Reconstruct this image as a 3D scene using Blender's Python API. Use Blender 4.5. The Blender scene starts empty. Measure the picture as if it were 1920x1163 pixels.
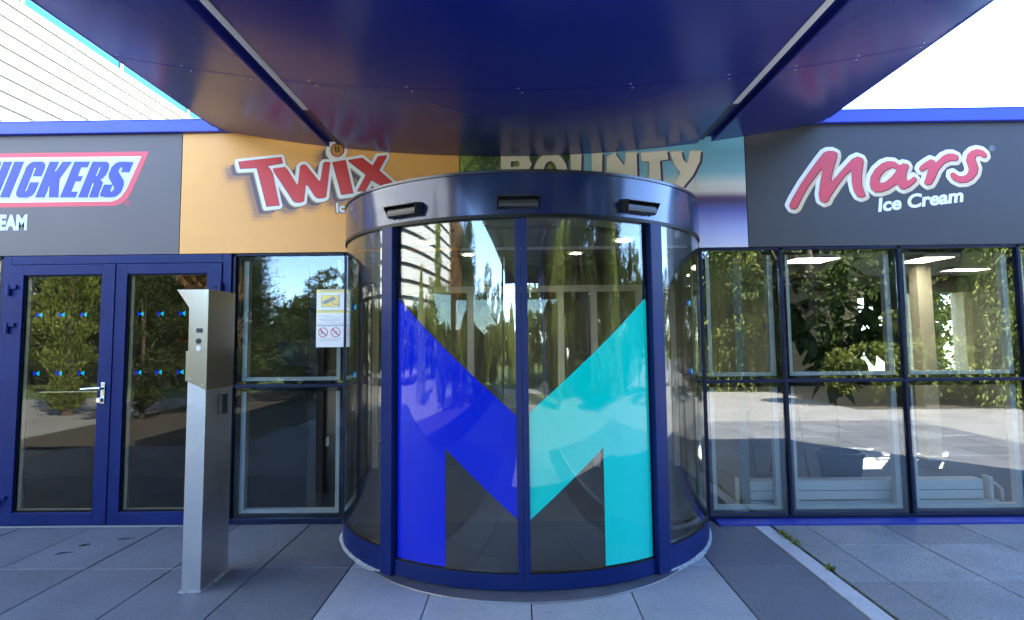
import bpy, bmesh, math, random
import numpy as np
from mathutils import Matrix, Vector

# ------------------------------------------------------------------ camera
S = bpy.context.scene
COL = S.collection
R_ = math.radians
F_PX, PITCH, YAW, ROLL = 1169.4, R_(4.608), R_(-0.614), R_(-0.617)
cam_d = bpy.data.cameras.new('camera'); cam = bpy.data.objects.new('camera', cam_d); COL.objects.link(cam)
cam_d.sensor_fit = 'HORIZONTAL'; cam_d.sensor_width = 36; cam_d.lens = 36*F_PX/1920
cam_d.shift_y = -(581.5-541.1)/1920
cam_d.clip_start = .05; cam_d.clip_end = 2000
_fw = Vector((math.sin(YAW)*math.cos(PITCH), math.cos(YAW)*math.cos(PITCH), math.sin(PITCH)))
_r = Vector((math.cos(YAW), -math.sin(YAW), 0)); _u = _r.cross(_fw)
_r2 = math.cos(ROLL)*_r + math.sin(ROLL)*_u; _u2 = -math.sin(ROLL)*_r + math.cos(ROLL)*_u
cam.matrix_world = Matrix(((_r2.x, _u2.x, -_fw.x, -.063), (_r2.y, _u2.y, -_fw.y, -5.422), (_r2.z, _u2.z, -_fw.z, 1.55), (0, 0, 0, 1)))
S.camera = cam
# ------------------------------------------------------------------ sky, sun, exposure
SUN_EL, SUN_AZ = R_(34), R_(38)          # azimuth from +Y (behind the facade) towards +X
W = bpy.data.worlds.new('World'); S.world = W; W.use_nodes = True
wn = W.node_tree.nodes; wl = W.node_tree.links
for n in list(wn): wn.remove(n)
sky = wn.new('ShaderNodeTexSky'); sky.sky_type = 'NISHITA'; sky.sun_disc = False
sky.sun_elevation = SUN_EL; sky.sun_rotation = SUN_AZ; sky.altitude = 4000
sky.air_density = 1.0; sky.dust_density = .1; sky.ozone_density = 3.2
bg = wn.new('ShaderNodeBackground'); bg.inputs[1].default_value = .15
wo = wn.new('ShaderNodeOutputWorld'); wl.new(sky.outputs[0], bg.inputs[0]); wl.new(bg.outputs[0], wo.inputs[0])
sd = bpy.data.lights.new('sun', 'SUN'); sd.energy = 3.0; sd.angle = R_(.53); sd.color = (1, .95, .87)
sun = bpy.data.objects.new('sun', sd); COL.objects.link(sun)
sun_dir = Vector((math.sin(SUN_AZ)*math.cos(SUN_EL), math.cos(SUN_AZ)*math.cos(SUN_EL), math.sin(SUN_EL)))
sun.rotation_euler = sun_dir.to_track_quat('Z', 'Y').to_euler()
S.view_settings.view_transform = 'Standard'; S.view_settings.look = 'None'
S.view_settings.exposure = 4.15; S.view_settings.gamma = 1; S.view_settings.use_curve_mapping = False
S.render.engine = 'CYCLES'
cy = S.cycles; cy.max_bounces = 10; cy.diffuse_bounces = 4; cy.glossy_bounces = 5; cy.transmission_bounces = 8; cy.transparent_max_bounces = 24
cy.use_denoising = True; cy.sample_clamp_indirect = 6; cy.caustics_reflective = False; cy.caustics_refractive = False
rnd = random.Random(7)

# ------------------------------------------------------------------ materials
def nodes(name):
    m = bpy.data.materials.new(name); m.use_nodes = True
    nt = m.node_tree; b = nt.nodes['Principled BSDF']
    return m, nt, b
def mat(name, col, rough=.5, metal=0, var=0, scale=6, bump=0, bscale=80, spec=.5, coat=0, stretch=None, rvar=0, obj_rand=0, detail=5):
    m, nt, b = nodes(name); N = nt.nodes; L_ = nt.links
    b.inputs['Base Color'].default_value = (*col, 1); b.inputs['Roughness'].default_value = rough
    b.inputs['Metallic'].default_value = metal; b.inputs['Specular IOR Level'].default_value = spec
    b.inputs['Coat Weight'].default_value = coat; b.inputs['Coat Roughness'].default_value = .08
    tc = N.new('ShaderNodeTexCoord'); mp = N.new('ShaderNodeMapping'); L_.new(tc.outputs['Object'], mp.inputs[0])
    if stretch: mp.inputs['Scale'].default_value = stretch
    if var or rvar:
        no = N.new('ShaderNodeTexNoise'); no.inputs['Scale'].default_value = scale; no.inputs['Detail'].default_value = detail; no.inputs['Roughness'].default_value = .65
        L_.new(mp.outputs[0], no.inputs['Vector'])
    if var or obj_rand:
        hs = N.new('ShaderNodeHueSaturation'); hs.inputs['Color'].default_value = (*col, 1)
        src = None
        if var:
            mr = N.new('ShaderNodeMapRange'); mr.inputs['From Min'].default_value = .3; mr.inputs['From Max'].default_value = .7
            mr.inputs['To Min'].default_value = 1-var; mr.inputs['To Max'].default_value = 1+var; L_.new(no.outputs['Fac'], mr.inputs['Value']); src = mr.outputs[0]
        if obj_rand:
            oi = N.new('ShaderNodeObjectInfo'); mr2 = N.new('ShaderNodeMapRange'); mr2.inputs['To Min'].default_value = 1-obj_rand; mr2.inputs['To Max'].default_value = 1+obj_rand
            L_.new(oi.outputs['Random'], mr2.inputs['Value'])
            if src:
                mu = N.new('ShaderNodeMath'); mu.operation = 'MULTIPLY'; L_.new(src, mu.inputs[0]); L_.new(mr2.outputs[0], mu.inputs[1]); src = mu.outputs[0]
            else: src = mr2.outputs[0]
        L_.new(src, hs.inputs['Value']); L_.new(hs.outputs[0], b.inputs['Base Color'])
    if rvar:
        mr = N.new('ShaderNodeMapRange'); mr.inputs['From Min'].default_value = .3; mr.inputs['From Max'].default_value = .7
        mr.inputs['To Min'].default_value = max(0, rough-rvar); mr.inputs['To Max'].default_value = rough+rvar
        L_.new(no.outputs['Fac'], mr.inputs['Value']); L_.new(mr.outputs[0], b.inputs['Roughness'])
    if bump:
        n2 = N.new('ShaderNodeTexNoise'); n2.inputs['Scale'].default_value = bscale; n2.inputs['Detail'].default_value = 4; L_.new(mp.outputs[0], n2.inputs['Vector'])
        bp = N.new('ShaderNodeBump'); bp.inputs['Strength'].default_value = bump; bp.inputs['Distance'].default_value = .004
        L_.new(n2.outputs['Fac'], bp.inputs['Height']); L_.new(bp.outputs[0], b.inputs['Normal'])
    return m
def stone(name, col, speck=.25, big=.12):
    """flamed granite slab: fine grain, soft stains, a few pale scuffs; every slab a little different"""
    m, nt, b = nodes(name); N = nt.nodes; L_ = nt.links
    ge = N.new('ShaderNodeNewGeometry')
    def noise(sc, det=4, rg=.6):
        n = N.new('ShaderNodeTexNoise'); n.inputs['Scale'].default_value = sc; n.inputs['Detail'].default_value = det; n.inputs['Roughness'].default_value = rg
        L_.new(ge.outputs['Position'], n.inputs['Vector']); return n.outputs['Fac']
    def rng(s, a, c, lo, hi):
        mr = N.new('ShaderNodeMapRange'); mr.inputs['From Min'].default_value = a; mr.inputs['From Max'].default_value = c
        mr.inputs['To Min'].default_value = lo; mr.inputs['To Max'].default_value = hi; L_.new(s, mr.inputs['Value']); return mr.outputs[0]
    def mul(a, c):
        mu = N.new('ShaderNodeMath'); mu.operation = 'MULTIPLY'; L_.new(a, mu.inputs[0]); L_.new(c, mu.inputs[1]); return mu.outputs[0]
    oi = N.new('ShaderNodeObjectInfo')
    v = mul(mul(mul(rng(noise(230, 2, .8), .25, .75, 1-speck, 1+speck), rng(noise(48, 4, .85), .25, .75, 1-speck, 1+speck)), rng(noise(1.7, 6, .7), .3, .7, 1-big, 1+big)), rng(oi.outputs['Random'], 0, 1, .82, 1.16))
    v = mul(v, rng(noise(9, 6, .8), .60, .76, 1, 1.35))       # pale scuffs
    v = mul(v, rng(noise(3.1, 6, .78), .56, .76, 1, .66))        # darker stains
    for sc_, th_, mu_ in ((5.5, .045, .55), (17, .06, 1.6), (26, .05, .6)):      # gum spots, pale chips, grit
        vo = N.new('ShaderNodeTexVoronoi'); vo.inputs['Scale'].default_value = sc_; L_.new(ge.outputs['Position'], vo.inputs['Vector'])
        v = mul(v, rng(vo.outputs['Distance'], th_, th_*1.5, mu_, 1))
    hs = N.new('ShaderNodeHueSaturation'); hs.inputs['Color'].default_value = (*col, 1); L_.new(v, hs.inputs['Value']); L_.new(hs.outputs[0], b.inputs['Base Color'])
    b.inputs['Roughness'].default_value = .62; b.inputs['Specular IOR Level'].default_value = .4
    bp = N.new('ShaderNodeBump'); bp.inputs['Strength'].default_value = .35; bp.inputs['Distance'].default_value = .002
    L_.new(noise(160, 3, .7), bp.inputs['Height']); L_.new(bp.outputs[0], b.inputs['Normal'])
    return m
def glass(name, tint, f0, wob=0):
    m = bpy.data.materials.new(name); m.use_nodes = True; nt = m.node_tree; N = nt.nodes; L_ = nt.links
    for n in list(N): N.remove(n)
    out = N.new('ShaderNodeOutputMaterial'); mx = N.new('ShaderNodeMixShader'); tr = N.new('ShaderNodeBsdfTransparent'); gl = N.new('ShaderNodeBsdfGlossy')
    tr.inputs[0].default_value = (*tint, 1); gl.inputs['Roughness'].default_value = 0; gl.inputs[0].default_value = (.97, .99, 1, 1)
    ge = N.new('ShaderNodeNewGeometry'); dt = N.new('ShaderNodeVectorMath'); dt.operation = 'DOT_PRODUCT'
    L_.new(ge.outputs['Normal'], dt.inputs[0]); L_.new(ge.outputs['Incoming'], dt.inputs[1])
    def mth(op, a, b=None):
        x = N.new('ShaderNodeMath'); x.operation = op
        for i, v in enumerate((a, b)):
            if v is None: continue
            if isinstance(v, (int, float)): x.inputs[i].default_value = v
            else: L_.new(v, x.inputs[i])
        return x.outputs[0]
    k = mth('POWER', mth('SUBTRACT', 1.0, mth('ABSOLUTE', dt.outputs['Value'])), 5.0)
    L_.new(mth('ADD', mth('MULTIPLY', k, 1-f0), f0), mx.inputs[0])
    if wob:
        no = N.new('ShaderNodeTexNoise'); no.inputs['Scale'].default_value = 2.2; no.inputs['Detail'].default_value = 1; L_.new(ge.outputs['Position'], no.inputs['Vector'])
        bp = N.new('ShaderNodeBump'); bp.inputs['Strength'].default_value = wob; bp.inputs['Distance'].default_value = .02; L_.new(no.outputs['Fac'], bp.inputs['Height']); L_.new(bp.outputs[0], gl.inputs['Normal'])
    L_.new(tr.outputs[0], mx.inputs[1]); L_.new(gl.outputs[0], mx.inputs[2]); L_.new(mx.outputs[0], out.inputs[0])
    return m
def leafmat(name, c1, c2, trans=.35):
    m, nt, b = nodes(name); N = nt.nodes; L_ = nt.links
    ge = N.new('ShaderNodeNewGeometry'); no = N.new('ShaderNodeTexNoise'); no.inputs['Scale'].default_value = 1.3; no.inputs['Detail'].default_value = 6; L_.new(ge.outputs['Position'], no.inputs['Vector'])
    cr = N.new('ShaderNodeValToRGB'); cr.color_ramp.elements[0].position = .35; cr.color_ramp.elements[1].position = .68
    cr.color_ramp.elements[0].color = (*c1, 1); cr.color_ramp.elements[1].color = (*c2, 1); L_.new(no.outputs['Fac'], cr.inputs[0])
    L_.new(cr.outputs[0], b.inputs['Base Color']); b.inputs['Roughness'].default_value = .55; b.inputs['Specular IOR Level'].default_value = .3
    tl = N.new('ShaderNodeBsdfTranslucent'); L_.new(cr.outputs[0], tl.inputs[0]); ms = N.new('ShaderNodeMixShader'); ms.inputs[0].default_value = trans
    L_.new(b.outputs[0], ms.inputs[1]); L_.new(tl.outputs[0], ms.inputs[2]); L_.new(ms.outputs[0], N['Material Output'].inputs[0])
    return m
def emit(name, col, st):
    m, nt, b = nodes(name); b.inputs['Base Color'].default_value = (*col, 1); b.inputs['Emission Color'].default_value = (*col, 1); b.inputs['Emission Strength'].default_value = st
    return m

M = {}
M['frame'] = mat('blue_powder_coat', (.0022, .0125, .088), .42, var=.14, scale=3, bump=.05, bscale=500, rvar=.06, spec=.22)
M['frame2'] = mat('dark_blue_mullion', (.004, .008, .032), .4, var=.12, scale=4, spec=.22)
M['black'] = mat('black_enamel', (.003, .0035, .004), .4, spec=.2)
M['fascia'] = mat('skylit_blue_fascia', (.030, .055, .46), .4, var=.06, scale=2)  # same blue as the frames, brightened: open sky light put into the colour
M['canopy'] = mat('deep_blue_gloss_panel', (.004, .012, .175), .245, var=.05, scale=.9, detail=1)
M['channel'] = mat('blue_channel', (.004, .010, .17), .6)
M['lamp'] = mat('grey_diffuser', (.62, .62, .62), .5)
M['darkmetal'] = mat('dark_metal', (.02, .02, .025), .4, metal=.3)
M['header'] = mat('gloss_blue_header', (.006, .014, .062), .17, metal=.2, var=.12, scale=2.5, coat=.25, stretch=(3, 3, .6))
M['rim'] = mat('brushed_rim', (.28, .29, .31), .32, metal=.9)
M['rimdark'] = mat('dark_rim', (.05, .052, .06), .25, metal=.8)
M['ring'] = mat('threshold_metal', (.15, .15, .17), .48, metal=.7, var=.2, scale=7, rvar=.1)
M['sealant'] = mat('pale_sealant', (.26, .265, .27), .9, var=.35, scale=25, bump=.8, bscale=60)
M['glass'] = glass('clear_glass', (.74, .77, .76), .042)
M['glass_in'] = glass('inner_glass', (.93, .95, .94), .03)
M['glass_door'] = glass('tinted_door_glass', (.68, .65, .57), .042)
M['glass_curve'] = glass('curved_glass', (.80, .82, .80), .068)
M['glass_r'] = glass('right_glass', (.84, .86, .84), .13)
M['bluevinyl'] = mat('blue_vinyl', (.002, .014, .46), .03, spec=.5)
M['aquavinyl'] = mat('aqua_vinyl', (.0, .52, .42), .03, spec=.5)
M['steel'] = mat('brushed_steel', (.46, .39, .285), .27, metal=1, var=.02, scale=3, stretch=(22, 22, .6))
M['alu'] = mat('satin_aluminium', (.60, .60, .60), .34, metal=1, var=.06, scale=3, bump=.03, bscale=300)
M['chrome'] = mat('satin_chrome', (.68, .69, .72), .22, metal=1)
M['plastic'] = mat('black_plastic', (.012, .012, .014), .33)
M['smoke'] = mat('smoked_plastic', (.016, .017, .018), .38)
M['white'] = mat('white_paint', (.74, .74, .72), .5, var=.03)
M['cream'] = mat('cream_frame', (.62, .57, .44), .55, var=.05)
M['wall_in'] = mat('indoor_plaster', (.24, .23, .20), .8, var=.05, scale=3)
M['ceil_in'] = mat('grey_ceiling', (.32, .32, .30), .7)
M['floor_in'] = mat('dark_indoor_floor', (.022, .023, .025), .5, var=.2, scale=4)
M['mat_'] = mat('entrance_mat', (.010, .011, .012), .9, bump=.5, bscale=300, var=.25, scale=60)
M['slab'] = stone('blue_grey_slab', (.098, .104, .118), .4, .18)
M['slab_l'] = stone('pale_slab', (.235, .243, .26), .28, .12)
M['slab_d'] = stone('dark_band_slab', (.088, .092, .108), .3, .12)
M['slab_r'] = stone('coarse_speckled_slab', (.165, .166, .168), .62, .16)
M['kerb'] = stone('pale_kerb', (.33, .33, .335), .2)
M['joint'] = mat('dark_joint', (.022, .024, .026), .95)
M['asphalt'] = mat('pale_forecourt', (.27, .255, .225), .9, var=.2, scale=1.5, bump=.4, bscale=60)
M['moss'] = leafmat('moss', (.03, .05, .012), (.07, .10, .02), .1)
M['grass'] = mat('lawn_green', (.10, .145, .03), .95, var=.35, scale=3)
M['soil'] = mat('mulch_and_shade', (.06, .045, .03), .95, var=.5, scale=30, bump=1, bscale=40)
M['clad'] = mat('white_cladding', (.74, .70, .60), .9, spec=.1, var=.04, scale=2)
M['cladshade'] = mat('grey_steel_girt', (.20, .20, .19), .7)
M['girt'] = mat('joint_and_shade', (.055, .05, .042), .8)
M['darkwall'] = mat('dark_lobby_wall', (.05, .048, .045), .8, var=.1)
M['band'] = mat('light_blue_band', (.010, .080, .19), .9, var=.05, scale=.2, spec=.05)
M['bark'] = mat('bark', (.10, .075, .05), .95, var=.4, scale=12, bump=.8, bscale=25)
M['leaf_dark'] = leafmat('leaf_dark', (.020, .034, .008), (.085, .115, .022))
M['leaf_mid'] = leafmat('leaf_mid', (.065, .085, .016), (.19, .21, .035))
M['leaf_light'] = leafmat('leaf_light', (.13, .17, .028), (.29, .33, .07))
M['leaf_rust'] = leafmat('leaf_rust', (.15, .085, .03), (.30, .17, .06))
M['leaf_pine'] = leafmat('leaf_pine', (.020, .038, .016), (.085, .115, .045), .2)
M['leaf_plant'] = leafmat('leaf_plant', (.014, .036, .010), (.030, .062, .016), .25)
M['leaf_dry'] = mat('dry_leaf', (.02, .016, .012), .9)
M['sill'] = mat('blue_sill_paint', (.012, .026, .23), .45, var=.15, scale=8)
M['dullalu'] = mat('dull_aluminium', (.20, .20, .21), .6, metal=.4, var=.2, scale=12)
M['roofing'] = mat('grey_roofing', (.25, .25, .25), .9)
M['brown_board'] = mat('grey_brown_print', (.112, .090, .084), .5, var=.04, scale=2, bump=.03, bscale=600)
M['orange_board'] = mat('orange_print', (.80, .375, .085), .5, var=.05, scale=1.4, bump=.03, bscale=600)
M['slate_board'] = mat('slate_print', (.040, .039, .043), .48, var=.05, scale=2, bump=.03, bscale=600)
M['plain_board'] = mat('pale_grey_print', (.42, .43, .45), .5, var=.04)
for k, c in dict(red=(.60, .022, .020), pink_red=(.66, .065, .085), dred=(.17, .008, .012), white=(.80, .80, .78), pale=(.58, .68, .80), cream=(.66, .50, .32), cream2=(.76, .66, .48),
                 ink_blue=(.03, .045, .36), gold=(.55, .36, .07), brown=(.10, .055, .045), purple=(.065, .022, .075), dpurple=(.11, .07, .10), navy=(.012, .016, .035), yellow=(.80, .66, .16), grey=(.28, .29, .31), black=(.015, .015, .017),
                 palm1=(.10, .17, .03), palm2=(.28, .32, .06), palm3=(.025, .06, .015), orangegold=(.60, .27, .05), tinyred=(.50, .03, .05)).items():
    M['i_'+k] = mat('ink_'+k, c, .45)
def board_gradient(name, stops, z0, z1):
    m, nt, b = nodes(name); N = nt.nodes; L_ = nt.links
    ge = N.new('ShaderNodeNewGeometry'); sx = N.new('ShaderNodeSeparateXYZ'); L_.new(ge.outputs['Position'], sx.inputs[0])
    no = N.new('ShaderNodeTexNoise'); no.inputs['Scale'].default_value = 2.5; L_.new(ge.outputs['Position'], no.inputs['Vector'])
    ad = N.new('ShaderNodeMath'); ad.operation = 'MULTIPLY_ADD'; ad.inputs[1].default_value = .03; L_.new(no.outputs['Fac'], ad.inputs[0]); L_.new(sx.outputs['Z'], ad.inputs[2])
    mr = N.new('ShaderNodeMapRange'); mr.inputs['From Min'].default_value = z0+.015; mr.inputs['From Max'].default_value = z1+.015; L_.new(ad.outputs[0], mr.inputs['Value'])
    cr = N.new('ShaderNodeValToRGB'); e = cr.color_ramp.elements
    while len(e) < len(stops): e.new(.5)
    for i, (po, c) in enumerate(stops): e[i].position = po; e[i].color = (*c, 1)
    L_.new(mr.outputs[0], cr.inputs[0]); L_.new(cr.outputs[0], b.inputs['Base Color']); b.inputs['Roughness'].default_value = .5
    return m
M['beach_board'] = board_gradient('sky_and_sea_print', [(0, (.62, .62, .74)), (.16, (.36, .38, .68)), (.30, (.10, .11, .36)), (.385, (.060, .030, .10)), (.42, (.10, .05, .11)), (.47, (.60, .52, .46)), (.53, (.62, .62, .56)), (.63, (.22, .46, .54)), (1, (.10, .34, .46))], 2.325, 3.39)

# ------------------------------------------------------------------ mesh helpers
def link(name, me, mt=None, parent=None, bevel=0, smooth=None):
    o = bpy.data.objects.new(name, me); COL.objects.link(o)
    if mt is not None:
        for x in (mt if isinstance(mt, (list, tuple)) else [mt]): me.materials.append(M[x] if isinstance(x, str) else x)
    if smooth:
        me.polygons.foreach_set('use_smooth', [True]*len(me.polygons)); me.set_sharp_from_angle(angle=R_(smooth))
    if bevel:
        bv = o.modifiers.new('bevel', 'BEVEL'); bv.width = bevel; bv.segments = 2; bv.limit_method = 'ANGLE'; bv.angle_limit = R_(40)
    if parent: o.parent = parent
    return o
class MB:
    def __init__(s): s.v = []; s.f = []; s.m = []
    def add(s, v, f, mi=0):
        o = len(s.v); s.v += [tuple(x) for x in v]; s.f += [tuple(i+o for i in q) for q in f]; s.m += [mi]*len(f); return s
    def box(s, a, b, mi=0):
        x0, y0, z0 = (min(a[i], b[i]) for i in range(3)); x1, y1, z1 = (max(a[i], b[i]) for i in range(3))
        return s.add([(x0, y0, z0), (x1, y0, z0), (x1, y1, z0), (x0, y1, z0), (x0, y0, z1), (x1, y0, z1), (x1, y1, z1), (x0, y1, z1)],
                     [(0, 3, 2, 1), (4, 5, 6, 7), (0, 1, 5, 4), (1, 2, 6, 5), (2, 3, 7, 6), (3, 0, 4, 7)], mi)
    def prism(s, pts, axis, a, b, mi=0):
        """pts: 2-D polygon; axis 0/1/2 = extrusion axis from a to b"""
        n = len(pts)
        def P(q, t): return {0: (t, q[0], q[1]), 1: (q[0], t, q[1]), 2: (q[0], q[1], t)}[axis]
        return s.add([P(q, a) for q in pts]+[P(q, b) for q in pts], [tuple(range(n)), tuple(range(2*n-1, n-1, -1))]+[(i, (i+1) % n, n+(i+1) % n, n+i) for i in range(n)], mi)
    def tube(s, p0, p1, r0, r1=None, n=12, mi=0, cap=True):
        p0, p1 = Vector(p0), Vector(p1); r1 = r0 if r1 is None else r1; d = (p1-p0).normalized()
        a = d.orthogonal().normalized(); b = d.cross(a)
        ring = lambda p, r: [p+(a*math.cos(2*math.pi*k/n)+b*math.sin(2*math.pi*k/n))*r for k in range(n)]
        f = [(i, (i+1) % n, n+(i+1) % n, n+i) for i in range(n)]
        if cap: f += [tuple(range(n-1, -1, -1)), tuple(range(n, 2*n))]
        return s.add(ring(p0, r0)+ring(p1, r1), f, mi)
    def arc(s, a0, a1, r0, r1, z0, z1, n=None, mi=0):
        """closed curved block about the drum axis; angles in degrees, 0 = towards the camera, + = right"""
        n = n or max(4, int(abs(a1-a0)/1.5)); v = []
        for k in range(n+1):
            t = R_(a0+(a1-a0)*k/n); c, q = math.sin(t), -math.cos(t)
            v += [(c*r0, q*r0, z0), (c*r1, q*r1, z0), (c*r1, q*r1, z1), (c*r0, q*r0, z1)]
        f = [(3, 2, 1, 0), (4*n, 4*n+1, 4*n+2, 4*n+3)]
        for k in range(n):
            b = 4*k
            for j in range(4): f.append((b+j, b+(j+1) % 4, b+4+(j+1) % 4, b+4+j))
        return s.add(v, f, mi)
    def build(s, name, mt, parent=None, bevel=0, smooth=None, me=None):
        me = bpy.data.meshes.new(name); me.from_pydata(s.v, [], s.f)
        if any(s.m): me.polygons.foreach_set('material_index', s.m)
        bm = bmesh.new(); bm.from_mesh(me); bmesh.ops.recalc_face_normals(bm, faces=bm.faces); bm.to_mesh(me); bm.free(); me.update()
        return link(name, me, mt, parent, bevel, smooth)
def box(name, a, b, mt, parent=None, bevel=0): return MB().box(a, b).build(name, mt, parent, bevel)
def tag(o, label=None, cat=None, group=None, kind=None):
    for k, v in (('label', label), ('category', cat), ('group', group), ('kind', kind)):
        if v: o[k] = v
    return o
def empty(name, loc, label, cat, group=None):
    o = bpy.data.objects.new(name, None); COL.objects.link(o); o.location = loc; o.empty_display_size = .1
    # parts are modelled in world coordinates, so each child gets the inverse of this location
    return tag(o, label, cat, group)
def settle(root):
    """children were modelled in world coordinates: keep them there"""
    inv = Matrix.Translation(-Vector(root.location))
    for c in root.children:
        if not c.get('local'): c.matrix_parent_inverse = inv
def copy_tree(o, parent=None):
    c = o.copy(); COL.objects.link(c); c.parent = parent
    for ch in list(o.children): copy_tree(ch, c)
    return c
def ground_patch(name, mt, x0, x1, y0, y1, z, kind='structure'):
    me = bpy.data.meshes.new(name); me.from_pydata([(x0, y0, z), (x1, y0, z), (x1, y1, z), (x0, y1, z)], [], [(0, 1, 2, 3)])
    return tag(link(name, me, mt), kind=kind)

# ------------------------------------------------------------------ flat print: signed distance shapes -> outlines -> thin plates
def poly_sd(P, polys):
    d = np.full(P.shape[0], 1e9); inside = np.zeros(P.shape[0], bool)
    for poly in polys:
        A = np.array(poly, float); Bq = np.roll(A, -1, 0)
        for a, b in zip(A, Bq):
            e = b-a; w = P-a; t = np.clip((w@e)/max(e@e, 1e-12), 0, 1); d = np.minimum(d, np.hypot(*(w-t[:, None]*e).T))
            c = ((a[1] <= P[:, 1]) != (b[1] <= P[:, 1]))
            if abs(b[1]-a[1]) > 1e-12:
                xi = a[0]+(P[:, 1]-a[1])*(b[0]-a[0])/(b[1]-a[1]); inside ^= c & (P[:, 0] < xi)
    return np.where(inside, -d, d)
def field(shape, h, pad):
    pts = np.array([q for polys in shape for poly in polys for q in poly]); lo = pts.min(0)-pad; hi = pts.max(0)+pad
    nx, nz = (np.ceil((hi-lo)/h).astype(int)+1); X, Z = np.meshgrid(lo[0]+h*np.arange(nx), lo[1]+h*np.arange(nz), indexing='ij')
    P = np.c_[X.ravel(), Z.ravel()]; d = np.full(len(P), 1e9)
    for polys in shape: d = np.minimum(d, poly_sd(P, polys))
    return d.reshape(nx, nz), lo, h
def contours(phi, lo, h):
    s = phi < 0; nx, nz = phi.shape; seg = {}
    code = s[:-1, :-1]*1+s[1:, :-1]*2+s[1:, 1:]*4+s[:-1, 1:]*8
    T = {1: [(3, 0)], 2: [(0, 1)], 3: [(3, 1)], 4: [(1, 2)], 5: [(3, 2), (1, 0)], 6: [(0, 2)], 7: [(3, 2)], 8: [(2, 3)], 9: [(2, 0)], 10: [(0, 3), (2, 1)], 11: [(2, 1)], 12: [(1, 3)], 13: [(1, 0)], 14: [(0, 3)]}
    pos = {}
    def ep(i, j, e):
        a, b = {0: ((i, j), (i+1, j)), 1: ((i+1, j), (i+1, j+1)), 2: ((i, j+1), (i+1, j+1)), 3: ((i, j), (i, j+1))}[e]
        k = (a, b)
        if k not in pos:
            va, vb = phi[a], phi[b]; t = va/(va-vb); pos[k] = (lo[0]+h*(a[0]+t*(b[0]-a[0])), lo[1]+h*(a[1]+t*(b[1]-a[1])))
        return k
    for i, j in zip(*np.nonzero((code > 0) & (code < 15))):
        for a, b in T[int(code[i, j])]: seg[ep(i, j, a)] = ep(i, j, b)
    loops = []
    while seg:
        k0, k = next(iter(seg.items())); del seg[k0]; lp = [k0]
        while k != k0 and k in seg: lp.append(k); k = seg.pop(k)
        if len(lp) > 5: loops.append([pos[q] for q in lp])
    return loops
def simplify(pts, tol):
    pts = np.array(pts); n = len(pts); k = int(np.argmax(((pts-pts[0])**2).sum(1)))
    keep = np.zeros(n, bool); keep[[0, k]] = True; stack = [(0, k), (k, n)]
    ext = np.vstack([pts, pts[:1]])
    while stack:
        a, b = stack.pop()
        if b-a < 2: continue
        e = ext[b]-ext[a]; w = ext[a+1:b]-ext[a]; L2 = e@e
        d = np.abs(w[:, 0]*e[1]-w[:, 1]*e[0])/math.sqrt(L2) if L2 > 1e-14 else np.hypot(*w.T)
        i = int(np.argmax(d))
        if d[i] > tol: m_ = a+1+i; keep[m_] = True; stack += [(a, m_), (m_, b)]
    return pts[keep]
def plate(name, loops, y, th, mt, parent=None):
    """outlines in the facade plane (x, z) -> plate whose front stands at y (towards -y), th thick"""
    cu = bpy.data.curves.new(name, 'CURVE'); cu.dimensions = '2D'; cu.fill_mode = 'BOTH'; cu.extrude = th/2
    for lp in loops:
        sp = cu.splines.new('POLY'); sp.points.add(len(lp)-1); sp.use_cyclic_u = True
        for q, c in zip(sp.points, lp): q.co = (c[0], c[1], 0, 1)
    ob = bpy.data.objects.new(name+'_tmp', cu); me = bpy.data.meshes.new_from_object(ob); bpy.data.objects.remove(ob); bpy.data.curves.remove(cu)
    n = len(me.vertices); co = np.empty(n*3); me.vertices.foreach_get('co', co); co = co.reshape(n, 3)
    me.vertices.foreach_set('co', np.c_[co[:, 0], y+th/2-co[:, 2], co[:, 1]].ravel()); me.materials.clear(); me.update()
    return link(name, me, mt, parent)
def inked(name, shape, off, shift, y, mt, parent, h=.004, th=.0012, tol=.0007, smooth_r=0):
    phi, lo, h = field(shape, h, abs(off)+.02+smooth_r)
    if smooth_r:            # round the corners: grow, then shrink back
        lps = contours(phi-off-smooth_r, lo, h); phi2, lo, h = field([lps], h, .01); lps = contours(phi2+smooth_r, lo, h)
    else: lps = contours(phi-off, lo, h)
    lps = [simplify(l, tol)+np.array(shift) for l in lps]
    return plate(name, [l for l in lps if len(l) > 2], y, th, mt, parent)
def text(name, body, x, z, size, y, mt, parent, shear=0, bold=0, rot=0, sx=1, th=.0012, align='LEFT'):
    cu = bpy.data.curves.new(name, 'FONT'); cu.body = body; cu.size = size; cu.extrude = th/2; cu.shear = shear; cu.offset = bold; cu.align_x = align; cu.resolution_u = 4
    ob = bpy.data.objects.new(name+'_tmp', cu); me = bpy.data.meshes.new_from_object(ob); bpy.data.objects.remove(ob); bpy.data.curves.remove(cu)
    n = len(me.vertices); co = np.empty(n*3); me.vertices.foreach_get('co', co); co = co.reshape(n, 3)
    a, b = co[:, 0]*sx, co[:, 1]; c, s_ = math.cos(rot), math.sin(rot)
    me.vertices.foreach_set('co', np.c_[x+a*c-b*s_, y+th/2-co[:, 2], z+a*s_+b*c].ravel()); me.materials.clear(); me.update()
    return link(name, me, mt, parent)
def circle(cx, cz, r, n=32): return [(cx+r*math.cos(2*math.pi*k/n), cz+r*math.sin(2*math.pi*k/n)) for k in range(n)]
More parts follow.
